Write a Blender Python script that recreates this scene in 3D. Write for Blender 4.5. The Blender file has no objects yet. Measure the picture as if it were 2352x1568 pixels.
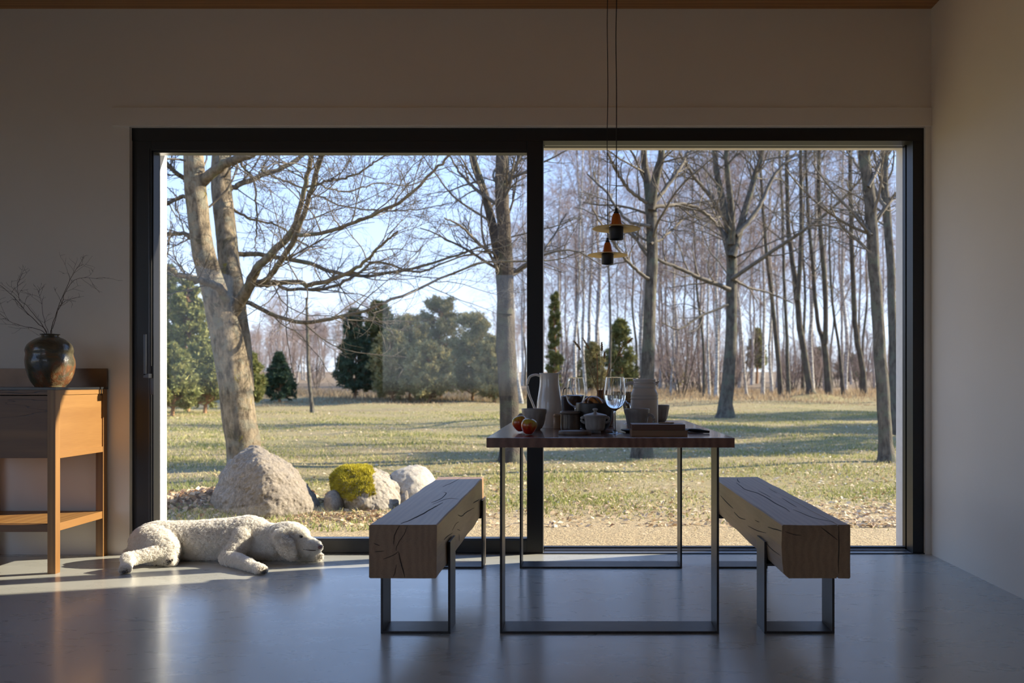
import bpy, bmesh, math, random
import numpy as np
from mathutils import Vector, Matrix, noise

# ------------------------------------------------------------------ camera, light, exposure
SC = bpy.context.scene
COL = SC.collection
F = 2000.0            # focal length in pixels of the 2352 px wide frame
VX, VY, EYE = 1324.0, 878.0, 0.95
cam_data = bpy.data.cameras.new('camera')
cam = bpy.data.objects.new('camera', cam_data)
COL.objects.link(cam)
cam.location = (0, 0, EYE)
cam.rotation_euler = (math.pi / 2, 0, 0)
cam_data.sensor_width = 36.0
cam_data.lens = 36.0 * F / 2352
cam_data.shift_x = -(VX - 1176) / 2352
cam_data.shift_y = (VY - 784) / 2352
cam_data.clip_end = 800
cam_data.dof.use_dof = True
cam_data.dof.focus_distance = 4.1
cam_data.dof.aperture_fstop = 3.2
SC.camera = cam

SUN_DIR = Vector((0.9578 * math.cos(math.radians(26.5)), 0.2873 * math.cos(math.radians(26.5)), math.sin(math.radians(26.5))))
sun_data = bpy.data.lights.new('sun', 'SUN')
sun_data.energy = 11.0
sun_data.angle = math.radians(0.6)
sun_data.color = (1.0, 0.87, 0.68)
sun = bpy.data.objects.new('sun', sun_data)
COL.objects.link(sun)
sun.rotation_euler = SUN_DIR.to_track_quat('Z', 'Y').to_euler()

world = bpy.data.worlds.new('sky')
SC.world = world
world.use_nodes = True
wn = world.node_tree
wn.nodes.clear()
tcw = wn.nodes.new('ShaderNodeTexCoord')
sep_w = wn.nodes.new('ShaderNodeSeparateXYZ')
sky = wn.nodes.new('ShaderNodeValToRGB')       # clear winter sky: pale at the horizon, blue overhead
mr = wn.nodes.new('ShaderNodeMapRange')
mr.inputs[1].default_value = -0.2
mr.inputs[2].default_value = 1.0
el = sky.color_ramp.elements
for _ in range(4):
    el.new(0.5)
for e_, (p_, c_) in zip(el, [(0.0, (0.16, 0.14, 0.09)), (0.155, (0.22, 0.19, 0.13)), (0.17, (0.66, 0.72, 0.82)), (0.26, (0.50, 0.62, 0.86)), (0.40, (0.32, 0.48, 0.85)), (1.0, (0.17, 0.35, 0.80))]):
    e_.position = p_
    e_.color = (*c_, 1.0)
wb = wn.nodes.new('ShaderNodeBackground')
wb.inputs[1].default_value = 1.32
wo = wn.nodes.new('ShaderNodeOutputWorld')
wn.links.new(tcw.outputs['Generated'], sep_w.inputs[0])
wn.links.new(sep_w.outputs[2], mr.inputs[0])
wn.links.new(mr.outputs[0], sky.inputs[0])
wn.links.new(sky.outputs[0], wb.inputs[0])
wn.links.new(wb.outputs[0], wo.inputs[0])

vs = SC.view_settings
vs.view_transform = 'Standard'
vs.look = 'None'
vs.gamma = 1.0
vs.use_curve_mapping = False
vs.exposure = 0.65
SC.cycles.use_denoising = True
SC.cycles.max_bounces = 10
SC.cycles.diffuse_bounces = 6
SC.cycles.transparent_max_bounces = 16
SC.cycles.sample_clamp_indirect = 8.0
SC.cycles.caustics_reflective = False
SC.cycles.caustics_refractive = False


def P(px, py, y):
    """point in the place at depth y that the photograph shows at this spot"""
    return Vector(((px - VX) * y / F, y, EYE - (py - VY) * y / F))


# ------------------------------------------------------------------ materials
class NT:
    def __init__(self, name):
        self.m = bpy.data.materials.new(name)
        self.m.use_nodes = True
        self.t = self.m.node_tree
        self.t.nodes.clear()
        self.out = self.n('ShaderNodeOutputMaterial')

    def n(self, kind, ins=None, **kw):
        nd = self.t.nodes.new(kind)
        for k, v in kw.items():
            setattr(nd, k, v)
        for k, v in (ins or {}).items():
            s = nd.inputs[k]
            if hasattr(v, 'is_output') or isinstance(v, bpy.types.NodeSocket):
                self.t.links.new(v, s)
            else:
                if s.type == 'RGBA' and hasattr(v, '__len__') and len(v) == 3:
                    v = (*v, 1.0)
                s.default_value = v
        return nd

    def coords(self, scale=(1, 1, 1), kind='Object'):
        tc = self.n('ShaderNodeTexCoord')
        mp = self.n('ShaderNodeMapping', {'Vector': tc.outputs[kind], 'Scale': scale})
        return mp.outputs[0]

    def noise(self, vec, scale, detail=4, rough=0.55, dist=0.0):
        return self.n('ShaderNodeTexNoise', {'Vector': vec, 'Scale': scale, 'Detail': detail, 'Roughness': rough, 'Distortion': dist}).outputs['Fac']

    def ramp(self, fac, stops):
        r = self.n('ShaderNodeValToRGB', {'Fac': fac})
        el = r.color_ramp.elements
        while len(el) < len(stops):
            el.new(0.5)
        for e, (p, c) in zip(el, stops):
            e.position = p
            e.color = (*c, 1.0) if len(c) == 3 else c
        return r.outputs[0]

    def mix(self, fac, a, b, mode='MIX'):
        nd = self.n('ShaderNodeMix', data_type='RGBA', blend_type=mode)
        for idx, v in ((0, fac), (6, a), (7, b)):
            s = nd.inputs[idx]
            if isinstance(v, bpy.types.NodeSocket):
                self.t.links.new(v, s)
            else:
                s.default_value = (*v, 1.0) if hasattr(v, '__len__') and len(v) == 3 else v
        return nd.outputs[2]

    def math(self, op, a, b=0.0):
        return self.n('ShaderNodeMath', {0: a, 1: b}, operation=op).outputs[0]

    def bump(self, h, strength, dist):
        return self.n('ShaderNodeBump', {'Height': h, 'Strength': strength, 'Distance': dist}).outputs[0]

    def principled(self, **ins):
        ins = {k.replace('_', ' '): v for k, v in ins.items()}
        b = self.n('ShaderNodeBsdfPrincipled', ins)
        self.t.links.new(b.outputs[0], self.out.inputs[0])
        return b

    def finish(self, sh):
        self.t.links.new(sh, self.out.inputs[0])
        return self.m


def simple(name, col, rough=0.5, metal=0.0, var=0.0, scale=30, bump=0.0, bdist=0.001, coat=0.0, sheen=0.0):
    t = NT(name)
    v = t.coords()
    f = t.noise(v, scale)
    c = col
    if var:
        c = t.mix(t.ramp(f, [(0.3, (0, 0, 0)), (0.7, (1, 1, 1))]), tuple(x * (1 - var) for x in col), tuple(min(1, x * (1 + var)) for x in col))
    ins = {'Base_Color': c, 'Roughness': rough, 'Metallic': metal, 'Coat_Weight': coat}
    if sheen:
        ins['Sheen_Weight'] = sheen
    if bump:
        ins['Normal'] = t.bump(f, bump, bdist)
    t.principled(**ins)
    return t.m


def wood(name, light, dark, axis=1, rough=0.45, ring=9.0, cracks=0.0, bump=0.25, coat=0.0, seed=0.0, fine=60, rings=0.3):
    t = NT(name)
    sc = [9.0, 9.0, 9.0]
    sc[axis] = 0.55
    tc = t.n('ShaderNodeTexCoord')
    mp = t.n('ShaderNodeMapping', {'Vector': tc.outputs['Object'], 'Scale': tuple(sc), 'Location': (seed, seed * 1.7, seed * .6)})
    v = mp.outputs[0]
    warp = t.noise(v, 0.6, 3)
    wv = t.n('ShaderNodeTexWave', {'Vector': v, 'Scale': ring / 9.0, 'Distortion': 7.0, 'Detail': 3.0, 'Detail Scale': 1.2}, bands_direction='X' if axis != 0 else 'Y')
    fsc = [1.0, 1.0, 1.0]
    fsc[axis] = 0.04
    v2 = t.n('ShaderNodeMapping', {'Vector': tc.outputs['Object'], 'Scale': tuple(fsc), 'Location': (seed, 0, 0)}).outputs[0]
    fib = t.noise(v2, fine * 4, 3, 0.7)
    f = t.math('ADD', t.math('MULTIPLY', wv.outputs['Fac'], rings), t.math('ADD', t.math('MULTIPLY', fib, 0.35), t.math('MULTIPLY', warp, 0.35)))
    c = t.ramp(f, [(0.25, dark), (0.8, light)])
    h = f
    if cracks:
        csc = [1.0, 1.0, 1.0]
        csc[axis] = 0.11
        v3 = t.n('ShaderNodeMapping', {'Vector': tc.outputs['Object'], 'Scale': tuple(csc), 'Location': (seed + 3, seed, 1)}).outputs[0]
        cn = t.noise(v3, 11.0, 4, 0.5, 0.2)
        d = t.math('ABSOLUTE', t.math('SUBTRACT', cn, 0.5))
        gate = t.ramp(t.noise(v3, 5.1, 1), [(0.50, (0, 0, 0)), (0.60, (1, 1, 1))])
        line = t.ramp(d, [(0.0, (1, 1, 1)), (0.016 * cracks, (0, 0, 0))])
        ck = t.math('MULTIPLY', line, gate)
        c = t.mix(ck, c, (0.008, 0.005, 0.004))
        h = t.math('SUBTRACT', f, t.math('MULTIPLY', ck, 3.0))
    t.principled(Base_Color=c, Roughness=rough, Coat_Weight=coat, Normal=t.bump(h, bump, 0.002))
    return t.m


def pane_glass(name, tint=(0.97, 0.985, 0.98)):
    t = NT(name)
    lw = t.n('ShaderNodeLayerWeight', {'Blend': 0.5})
    p5 = t.math('POWER', lw.outputs['Facing'], 5.0)
    f = t.math('ADD', t.math('MULTIPLY', p5, 0.6), 0.022)
    tr = t.n('ShaderNodeBsdfTransparent', {'Color': tint})
    gl = t.n('ShaderNodeBsdfGlossy', {'Color': (1, 1, 1), 'Roughness': 0.0})
    return t.finish(t.n('ShaderNodeMixShader', {0: f, 1: tr.outputs[0], 2: gl.outputs[0]}).outputs[0])


def glass_mat(name, col=(1, 1, 1), ior=1.45, rough=0.0):
    t = NT(name)
    return t.finish(t.n('ShaderNodeBsdfGlass', {'Color': col, 'IOR': ior, 'Roughness': rough}).outputs[0])


def tinted(name, cols, rough=0.8, trans=0.0, attr='tint'):
    """colour picked along a ramp by a value stored on each leaf or blade"""
    t = NT(name)
    a = t.n('ShaderNodeAttribute', attribute_name=attr)
    n = len(cols)
    c = t.ramp(a.outputs['Fac'], [(i / (n - 1), cc) for i, cc in enumerate(cols)])
    d = t.n('ShaderNodeBsdfPrincipled', {'Base Color': c, 'Roughness': rough})
    if trans:
        tl = t.n('ShaderNodeBsdfTranslucent', {'Color': c})
        return t.finish(t.n('ShaderNodeMixShader', {0: trans, 1: d.outputs[0], 2: tl.outputs[0]}).outputs[0])
    return t.finish(d.outputs[0])


def plaster(name, col):
    t = NT(name)
    v = t.coords()
    big = t.noise(v, 1.3, 3)
    fine = t.noise(v, 60, 3)
    c = t.mix(t.ramp(big, [(0.3, (0, 0, 0)), (0.7, (1, 1, 1))]), tuple(x * 0.95 for x in col), col)
    h = t.math('ADD', t.math('MULTIPLY', big, 2.0), t.math('MULTIPLY', fine, 0.4))
    t.principled(Base_Color=c, Roughness=0.75, Normal=t.bump(h, 0.25, 0.004))
    return t.m


def concrete_floor():
    t = NT('polished_concrete')
    v = t.coords()
    big = t.noise(v, 0.9, 5, 0.6, 0.6)
    mid = t.noise(t.coords((1, 2.6, 1)), 4.0, 6, 0.65, 0.8)
    fine = t.noise(v, 180, 2)
    f = t.math('ADD', t.math('MULTIPLY', big, 0.6), t.math('MULTIPLY', mid, 0.4))
    c = t.ramp(f, [(0.30, (0.42, 0.42, 0.385)), (0.70, (0.50, 0.50, 0.455))])
    c = t.mix(t.math('MULTIPLY', fine, 0.12), c, (0.2, 0.2, 0.19))
    r = t.ramp(mid, [(0.3, (0.25,) * 3), (0.7, (0.33,) * 3)])
    sv = t.coords((1.2, 5.0, 1))
    scr = t.noise(sv, 2.6, 5, 0.7, 1.5)
    ln = t.ramp(t.math('ABSOLUTE', t.math('SUBTRACT', scr, 0.5)), [(0.0, (0, 0, 0)), (0.012, (1, 1, 1))])
    h = t.math('ADD', t.math('MULTIPLY', mid, 1.0), t.math('MULTIPLY', ln, 0.04))
    t.principled(Base_Color=c, Roughness=r, Coat_Weight=0.45, Coat_Roughness=0.16, Specular_IOR_Level=1.0, Specular_Tint=(0.80, 0.93, 1.0, 1.0), Normal=t.bump(h, 0.06, 0.01))
    return t.m


def ground_mat():
    t = NT('dry_lawn')
    v = t.coords()
    patch = t.noise(t.coords((0.35, 1, 1)), 0.55, 5, 0.6, 0.4)
    mid = t.noise(v, 3.5, 5, 0.65)
    fine = t.noise(v, 32, 4, 0.75)
    sp = t.n('ShaderNodeTexVoronoi', {'Vector': v, 'Scale': 15.0, 'Randomness': 1.0})
    a = t.ramp(patch, [(0.36, (0.23, 0.205, 0.065)), (0.47, (0.30, 0.25, 0.10)), (0.56, (0.33, 0.25, 0.13)), (0.7, (0.27, 0.19, 0.11))])
    c = t.mix(t.ramp(mid, [(0.3, (0, 0, 0)), (0.7, (1, 1, 1))]), a, (0.36, 0.30, 0.16))
    c = t.mix(0.85, c, t.ramp(fine, [(0.25, (0.25, 0.25, 0.22)), (0.6, (1.0, 1.0, 1.0))]), 'MULTIPLY')
    sep = t.n('ShaderNodeSeparateXYZ', {'Vector': t.coords()})
    # sand and gravel strip along the house
    edge = t.math('ADD', sep.outputs[1], t.math('MULTIPLY', t.math('SUBTRACT', patch, 0.5), 3.0))
    g = t.ramp(t.math('MULTIPLY', edge, 0.1), [(0.64, (1, 1, 1)), (0.78, (0, 0, 0))])
    sand = t.ramp(t.noise(v, 55, 4, 0.8), [(0.25, (0.16, 0.11, 0.06)), (0.5, (0.38, 0.29, 0.17)), (0.75, (0.52, 0.42, 0.26))])
    c = t.mix(g, c, sand)
    # pale leaves far off that are too small to count
    lf = t.ramp(sp.outputs['Color'], [(0.80, (0, 0, 0)), (0.84, (1, 1, 1))])
    near = t.ramp(sp.outputs['Distance'], [(0.25, (1, 1, 1)), (0.4, (0, 0, 0))])
    c = t.mix(t.math('MULTIPLY', t.math('MULTIPLY', lf, near), 0.8), c, (0.50, 0.40, 0.27))
    far = t.ramp(t.math('MULTIPLY', sep.outputs[1], 0.01), [(0.34, (0, 0, 0)), (0.42, (1, 1, 1))])
    c = t.mix(far, c, t.ramp(mid, [(0.3, (0.13, 0.095, 0.065)), (0.7, (0.27, 0.20, 0.13))]))
    h = t.math('ADD', t.math('MULTIPLY', mid, 0.6), fine)
    t.principled(Base_Color=c, Roughness=0.9, Specular_IOR_Level=0.2, Normal=t.bump(h, 0.8, 0.05))
    return t.m


def bark_mat(name, base, dark, lichen=None, lamt=0.5, scale=1.0, band=False, spots=False):
    t = NT(name)
    v = t.coords((1, 1, 0.35 if not band else 2.5))
    n1 = t.noise(v, 9 * scale, 6, 0.7)
    n2 = t.noise(t.coords(), 3.2 * scale, 4, 0.6)
    n3 = t.noise(t.coords(), 45 * scale, 3, 0.7)
    c = t.ramp(n1, [(0.35, dark), (0.62, base)])
    if lichen:
        c = t.mix(t.math('MULTIPLY', t.ramp(n2, [(0.52, (0, 0, 0)), (0.6, (1, 1, 1))]), lamt), c, lichen)
    if spots:
        n4 = t.noise(t.coords((1, 1, 0.6)), 7.0, 6, 0.75)
        c = t.mix(t.ramp(n4, [(0.61, (0, 0, 0)), (0.66, (0.9, 0.9, 0.9))]), c, (0.30, 0.24, 0.035))
        c = t.mix(t.ramp(t.noise(t.coords(), 5.0, 6, 0.7, 0.5), [(0.58, (0, 0, 0)), (0.64, (0.8, 0.8, 0.8))]), c, (0.10, 0.085, 0.05))
    h = t.math('ADD', n1, t.math('MULTIPLY', n3, 0.4))
    t.principled(Base_Color=c, Roughness=0.9, Specular_IOR_Level=0.15, Normal=t.bump(h, 1.0, 0.035))
    return t.m


def stone_mat(name, base, dark, speck=(0.6, 0.55, 0.48)):
    t = NT(name)
    v = t.coords()
    n1 = t.noise(v, 3.0, 6, 0.7)
    n2 = t.noise(v, 38, 5, 0.8)
    n3 = t.noise(v, 110, 3, 0.8)
    c = t.ramp(n1, [(0.3, dark), (0.65, base)])
    c = t.mix(t.ramp(n2, [(0.45, (0, 0, 0)), (0.62, (0.8, 0.8, 0.8))]), c, speck)
    c = t.mix(t.ramp(n3, [(0.60, (0, 0, 0)), (0.70, (0.8, 0.8, 0.8))]), c, tuple(x * 0.35 for x in dark))
    h = t.math('ADD', n2, t.math('MULTIPLY', n1, 1.4))
    t.principled(Base_Color=c, Roughness=0.88, Normal=t.bump(h, 0.7, 0.02))
    return t.m


M = {}
M['wall'] = plaster('cream_plaster', (0.76, 0.70, 0.61))
M['render'] = simple('white_outer_render', (0.82, 0.80, 0.76), 0.8, var=0.05, bump=0.2)
M['ceiling'] = wood('pine_boards', (0.50, 0.25, 0.09), (0.30, 0.13, 0.04), axis=0, rough=0.5)
M['floor'] = concrete_floor()
M['frame'] = simple('black_window_metal', (0.006, 0.006, 0.0075), 0.45, 0.0, coat=0.0)
M['track'] = simple('aluminium_track', (0.30, 0.30, 0.31), 0.35, 0.9)
M['gasket'] = simple('rubber_gasket', (0.006, 0.006, 0.006), 0.6)
M['glass'] = pane_glass('window_glass')
M['handle'] = simple('dark_handle_metal', (0.06, 0.06, 0.065), 0.3, 0.8)
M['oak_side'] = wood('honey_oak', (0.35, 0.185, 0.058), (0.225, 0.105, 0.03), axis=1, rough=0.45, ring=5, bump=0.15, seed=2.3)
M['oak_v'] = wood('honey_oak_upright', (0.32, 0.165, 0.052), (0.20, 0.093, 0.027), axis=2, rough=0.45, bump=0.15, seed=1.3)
M['oak_x'] = wood('honey_oak_shaded_front', (0.21, 0.10, 0.032), (0.12, 0.052, 0.017), axis=0, rough=0.45, cracks=0.6, bump=0.2, seed=4.1)  # same honey oak made darker: the front's shade is put into its colour
M['stone_top'] = simple('black_top', (0.02, 0.022, 0.026), 0.25)
M['beam_a'] = wood('aged_oak_beam', (0.48, 0.30, 0.165), (0.24, 0.14, 0.075), axis=1, rough=0.42, ring=12, cracks=0, bump=0.3, seed=0.4, rings=0.12)
M['beam_b'] = wood('aged_oak_beam_darker', (0.44, 0.275, 0.15), (0.21, 0.125, 0.068), axis=1, rough=0.45, ring=12, cracks=0, bump=0.3, seed=7.9, rings=0.12)
M['table'] = wood('dark_walnut_top', (0.24, 0.115, 0.075), (0.12, 0.055, 0.038), axis=1, rough=0.22, bump=0.06, coat=0.3, seed=5.0)
M['steel'] = simple('raw_steel_bar', (0.045, 0.036, 0.032), 0.42, 0.35, var=0.25, scale=14)
M['black'] = simple('matt_black', (0.012, 0.012, 0.012), 0.5)
M['cord'] = simple('black_cord', (0.008, 0.008, 0.008), 0.7)
M['amber'] = simple('brown_glazed_ceramic', (0.50, 0.13, 0.02), 0.12, coat=0.6, var=0.2, scale=12)
M['shade'] = simple('brass_shade', (0.85, 0.62, 0.24), 0.5, 0.0)
M['shade_top'] = simple('white_enamel_shade_top', (0.7, 0.68, 0.62), 0.4)
M['vase'] = None
M['twig'] = simple('dark_twig', (0.075, 0.045, 0.03), 0.8, var=0.3)
M['winter_twig'] = simple('grey_branch', (0.115, 0.095, 0.07), 0.85, var=0.3, scale=8)
M['birch_twig'] = simple('purple_brown_twig', (0.25, 0.185, 0.165), 0.85, var=0.2, scale=3)
M['bark_big'] = bark_mat('maple_bark', (0.36, 0.285, 0.19), (0.09, 0.07, 0.05), (0.25, 0.23, 0.17), 0.85, 2.0, spots=True)
M['bark_limb'] = bark_mat('limb_bark', (0.26, 0.21, 0.145), (0.10, 0.08, 0.055), (0.22, 0.22, 0.13), 0.6, 2.0)
M['bark_mid'] = bark_mat('grey_bark', (0.165, 0.145, 0.115), (0.05, 0.043, 0.036), (0.13, 0.14, 0.10), 0.7, 1.8)
M['bark_dark'] = bark_mat('dark_bark', (0.11, 0.09, 0.07), (0.045, 0.036, 0.03), (0.14, 0.15, 0.09), 0.4)
M['bark_birch'] = bark_mat('birch_bark', (0.62, 0.59, 0.54), (0.16, 0.13, 0.11), None, 0, 0.8, band=True)
M['bark_pine'] = bark_mat('pine_bark', (0.42, 0.24, 0.13), (0.22, 0.12, 0.07))
M['needles'] = tinted('pine_needles', [(0.07, 0.10, 0.028), (0.19, 0.20, 0.06), (0.36, 0.33, 0.11)], 0.8, 0.25)
M['needles_dark'] = tinted('spruce_needles', [(0.02, 0.045, 0.022), (0.045, 0.085, 0.04), (0.09, 0.12, 0.05)], 0.8, 0.15)
M['needles_dry'] = tinted('olive_needles', [(0.17, 0.165, 0.055), (0.31, 0.27, 0.11), (0.44, 0.36, 0.17)], 0.8, 0.25)
M['leaf'] = tinted('dry_leaf', [(0.22, 0.12, 0.06), (0.40, 0.27, 0.15), (0.55, 0.42, 0.27), (0.66, 0.56, 0.42)], 0.7, 0.25)
M['grass'] = tinted('short_grass', [(0.15, 0.19, 0.035), (0.28, 0.28, 0.08), (0.42, 0.36, 0.16), (0.5, 0.41, 0.22)], 0.8, 0.3)
M['ground'] = ground_mat()
M['boulder'] = stone_mat('granite', (0.20, 0.165, 0.125), (0.11, 0.09, 0.07), (0.31, 0.265, 0.21))
M['boulder_pale'] = stone_mat('pale_granite', (0.29, 0.25, 0.195), (0.14, 0.12, 0.095), (0.42, 0.37, 0.30))
M['moss'] = tinted('yellow_moss', [(0.20, 0.17, 0.015), (0.42, 0.36, 0.02), (0.58, 0.50, 0.05)], 0.9, 0.2)


# ------------------------------------------------------------------ mesh helpers
def raw_mesh(name, verts, faces, smooth=False, tint=None):
    """verts (n,3) array, faces (m,k) array of one face size"""
    verts = np.asarray(verts, dtype=np.float32)
    faces = np.asarray(faces, dtype=np.int32)
    me = bpy.data.meshes.new(name)
    me.vertices.add(len(verts))
    me.vertices.foreach_set('co', verts.ravel())
    m, k = faces.shape
    me.loops.add(m * k)
    me.loops.foreach_set('vertex_index', faces.ravel())
    me.polygons.add(m)
    me.polygons.foreach_set('loop_start', np.arange(0, m * k, k, dtype=np.int32))
    me.polygons.foreach_set('loop_total', np.full(m, k, dtype=np.int32))
    if smooth:
        me.polygons.foreach_set('use_smooth', np.ones(m, dtype=bool))
    if tint is not None:
        at = me.attributes.new('tint', 'FLOAT', 'FACE')
        at.data.foreach_set('value', np.asarray(tint, dtype=np.float32))
    me.update(calc_edges=True)
    return me


def link(name, me, mat=None, parent=None, loc=None):
    o = bpy.data.objects.new(name, me)
    COL.objects.link(o)
    if mat is not None and me is not None:
        me.materials.clear()
        me.materials.append(mat)
    if parent is not None:
        o.parent = parent
    if loc is not None:
        o.location = loc
    return o


def thing(name, label, cat, loc=(0, 0, 0), rz=0.0, group=None, kind=None):
    o = bpy.data.objects.new(name, None)
    o.empty_display_size = 0.1
    COL.objects.link(o)
    o.location = loc
    o.rotation_euler = (0, 0, rz)
    return tag(o, label, cat, group, kind)


def tag(o, label=None, cat=None, group=None, kind=None):
    if label:
        o['label'] = label
    if cat:
        o['category'] = cat
    if group:
        o['group'] = group
    if kind:
        o['kind'] = kind
    return o


def dup(root, loc=None, rz=None, label=None, scale=None):
    r = root.copy()
    COL.objects.link(r)
    if loc is not None:
        r.location = loc
    if rz is not None:
        r.rotation_euler = (0, 0, rz)
    if scale is not None:
        r.scale = scale
    if label:
        r['label'] = label
    for ch in list(root.children):
        c = ch.copy()
        COL.objects.link(c)
        c.parent = r
        for g in ch.children:
            d = g.copy()
            COL.objects.link(d)
            d.parent = c
    return r


def bm_box(bm, x0, x1, y0, y1, z0, z1, bevel=0.0, seg=2):
    r = bmesh.ops.create_cube(bm, size=1.0)
    vs_ = r['verts']
    for v in vs_:
        v.co = Vector(((x0 + x1) / 2 + v.co.x * (x1 - x0), (y0 + y1) / 2 + v.co.y * (y1 - y0), (z0 + z1) / 2 + v.co.z * (z1 - z0)))
    if bevel:
        es = list({e for v in vs_ for e in v.link_edges})
        bmesh.ops.bevel(bm, geom=es, offset=bevel, segments=seg, profile=0.7, affect='EDGES')


def box_obj(name, mat, dims, parent=None, bevel=0.0, loc=None):
    bm = bmesh.new()
    if isinstance(dims[0], (int, float)):
        dims = [dims]
    for d in dims:
        bm_box(bm, *d, bevel=bevel)
    me = bpy.data.meshes.new(name)
    bm.to_mesh(me)
    bm.free()
    return link(name, me, mat, parent, loc)


def struct(name, mat, dims, bevel=0.0):
    o = box_obj(name, mat, dims, bevel=bevel)
    o['kind'] = 'structure'
    return o


def lathe_mesh(name, prof, seg=48, facets=0, fdepth=0.0, wob=0.0, seed=0, z_facet=(None, None)):
    """prof: list of (radius, z) drawn from outside bottom to inside bottom"""
    vs_, fs = [], []
    n = len(prof)
    for i, (r, z) in enumerate(prof):
        for k in range(seg):
            a = 2 * math.pi * k / seg
            rr = r
            if facets and z_facet[0] is not None and z_facet[0] <= z <= z_facet[1]:
                rr = r * (1 - fdepth * (0.5 - 0.5 * math.cos(a * facets)) ** 3)
            if wob:
                q = noise.noise(Vector((math.cos(a) * 1.3, math.sin(a) * 1.3, z * 9 + seed)))
                rr = rr * (1 + wob * q)
            vs_.append((rr * math.cos(a), rr * math.sin(a), z))
    for i in range(n - 1):
        for k in range(seg):
            k2 = (k + 1) % seg
            fs.append((i * seg + k, i * seg + k2, (i + 1) * seg + k2, (i + 1) * seg + k))
    me = bpy.data.meshes.new(name)
    me.from_pydata(vs_, [], fs)
    bm = bmesh.new()
    bm.from_mesh(me)
    bmesh.ops.remove_doubles(bm, verts=bm.verts, dist=1e-5)
    bmesh.ops.holes_fill(bm, edges=[e for e in bm.edges if e.is_boundary], sides=seg)
    bmesh.ops.recalc_face_normals(bm, faces=bm.faces)
    for f in bm.faces:
        f.smooth = True
    bm.to_mesh(me)
    bm.free()
    return me


def smooth_prof(prof, per=5):
    """Catmull-Rom through the profile points; a repeated point makes a corner"""
    out = []
    n = len(prof)
    for i in range(n - 1):
        p0 = prof[max(0, i - 1)]
        p1, p2 = prof[i], prof[i + 1]
        p3 = prof[min(n - 1, i + 2)]
        if p1 == p2:
            continue
        for k in range(per):
            t = k / per
            q = []
            for d in range(2):
                a, b, c, e = p0[d], p1[d], p2[d], p3[d]
                q.append(0.5 * ((2 * b) + (-a + c) * t + (2 * a - 5 * b + 4 * c - e) * t * t + (-a + 3 * b - 3 * c + e) * t ** 3))
            out.append((max(0.0, q[0]), q[1]))
    out.append(prof[-1])
    return out


# tubes in batches: paths (N,n,3), radii (N,n)
def tubes(paths, radii, sides):
    N, n, _ = paths.shape
    tan = np.empty_like(paths)
    tan[:, 1:-1] = paths[:, 2:] - paths[:, :-2]
    tan[:, 0] = paths[:, 1] - paths[:, 0]
    tan[:, -1] = paths[:, -1] - paths[:, -2]
    tan /= np.linalg.norm(tan, axis=2, keepdims=True) + 1e-12
    avg = tan.mean(axis=1)
    ref = np.where(np.abs(avg[:, 2:3]) > 0.75, np.array([[1.0, 0.05, 0.0]]), np.array([[0.05, 0.0, 1.0]]))
    u = np.cross(tan, ref[:, None, :])
    u /= np.linalg.norm(u, axis=2, keepdims=True) + 1e-12
    w = np.cross(tan, u)
    a = np.arange(sides) * 2 * np.pi / sides
    ring = np.cos(a)[None, None, :, None] * u[:, :, None, :] + np.sin(a)[None, None, :, None] * w[:, :, None, :]
    v = paths[:, :, None, :] + ring * radii[:, :, None, None]
    v = v.reshape(-1, 3)
    i = np.arange(N)[:, None, None] * (n * sides)
    j = np.arange(n - 1)[None, :, None] * sides
    k = np.arange(sides)[None, None, :]
    k2 = (k + 1) % sides
    f = np.stack([i + j + k, i + j + k2, i + j + sides + k2, i + j + sides + k], axis=-1).reshape(-1, 4)
    return v, f


def join_arrays(parts):
    vs_, fs, off = [], [], 0
    for v, f in parts:
        vs_.append(v)
        fs.append(f + off)
        off += len(v)
    return np.concatenate(vs_), np.concatenate(fs)


def resample(pts, n):
    """smooth path through pts, n points"""
    pts = np.asarray(pts, dtype=float)
    m = len(pts)
    ext = np.vstack([2 * pts[0] - pts[1], pts, 2 * pts[-1] - pts[-2]])
    out = []
    for q in np.linspace(0, m - 1, n):
        i = min(int(q), m - 2)
        t = q - i
        p0, p1, p2, p3 = ext[i], ext[i + 1], ext[i + 2], ext[i + 3]
        out.append(0.5 * ((2 * p1) + (-p0 + p2) * t + (2 * p0 - 5 * p1 + 4 * p2 - p3) * t * t + (-p0 + 3 * p1 - 3 * p2 + p3) * t ** 3))
    return np.array(out)


def curve_tube(name, pts, radii, mat, parent=None, n=24, sides=10, loc=None, cap=True):
    path = resample(pts, n)[None]
    r = np.interp(np.linspace(0, 1, n), np.linspace(0, 1, len(radii)), radii)[None]
    v, f = tubes(path, r, sides)
    me = bpy.data.meshes.new(name)
    faces = [tuple(x) for x in f]
    if cap:
        faces.append(tuple(range(sides))[::-1])
        faces.append(tuple(range(len(v) - sides, len(v))))
    me.from_pydata([tuple(x) for x in v], [], faces)
    for p in me.polygons:
        p.use_smooth = len(p.vertices) == 4
    return link(name, me, mat, parent, loc)


def merge_meshes(name, meshes, mat=None, parent=None, loc=None):
    bm = bmesh.new()
    for me in meshes:
        bm.from_mesh(me)
    me = bpy.data.meshes.new(name)
    bm.to_mesh(me)
    bm.free()
    return link(name, me, mat, parent, loc)


# ------------------------------------------------------------------ growing branches in batches
def unit(a):
    return a / (np.linalg.norm(a, axis=-1, keepdims=True) + 1e-12)


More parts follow.
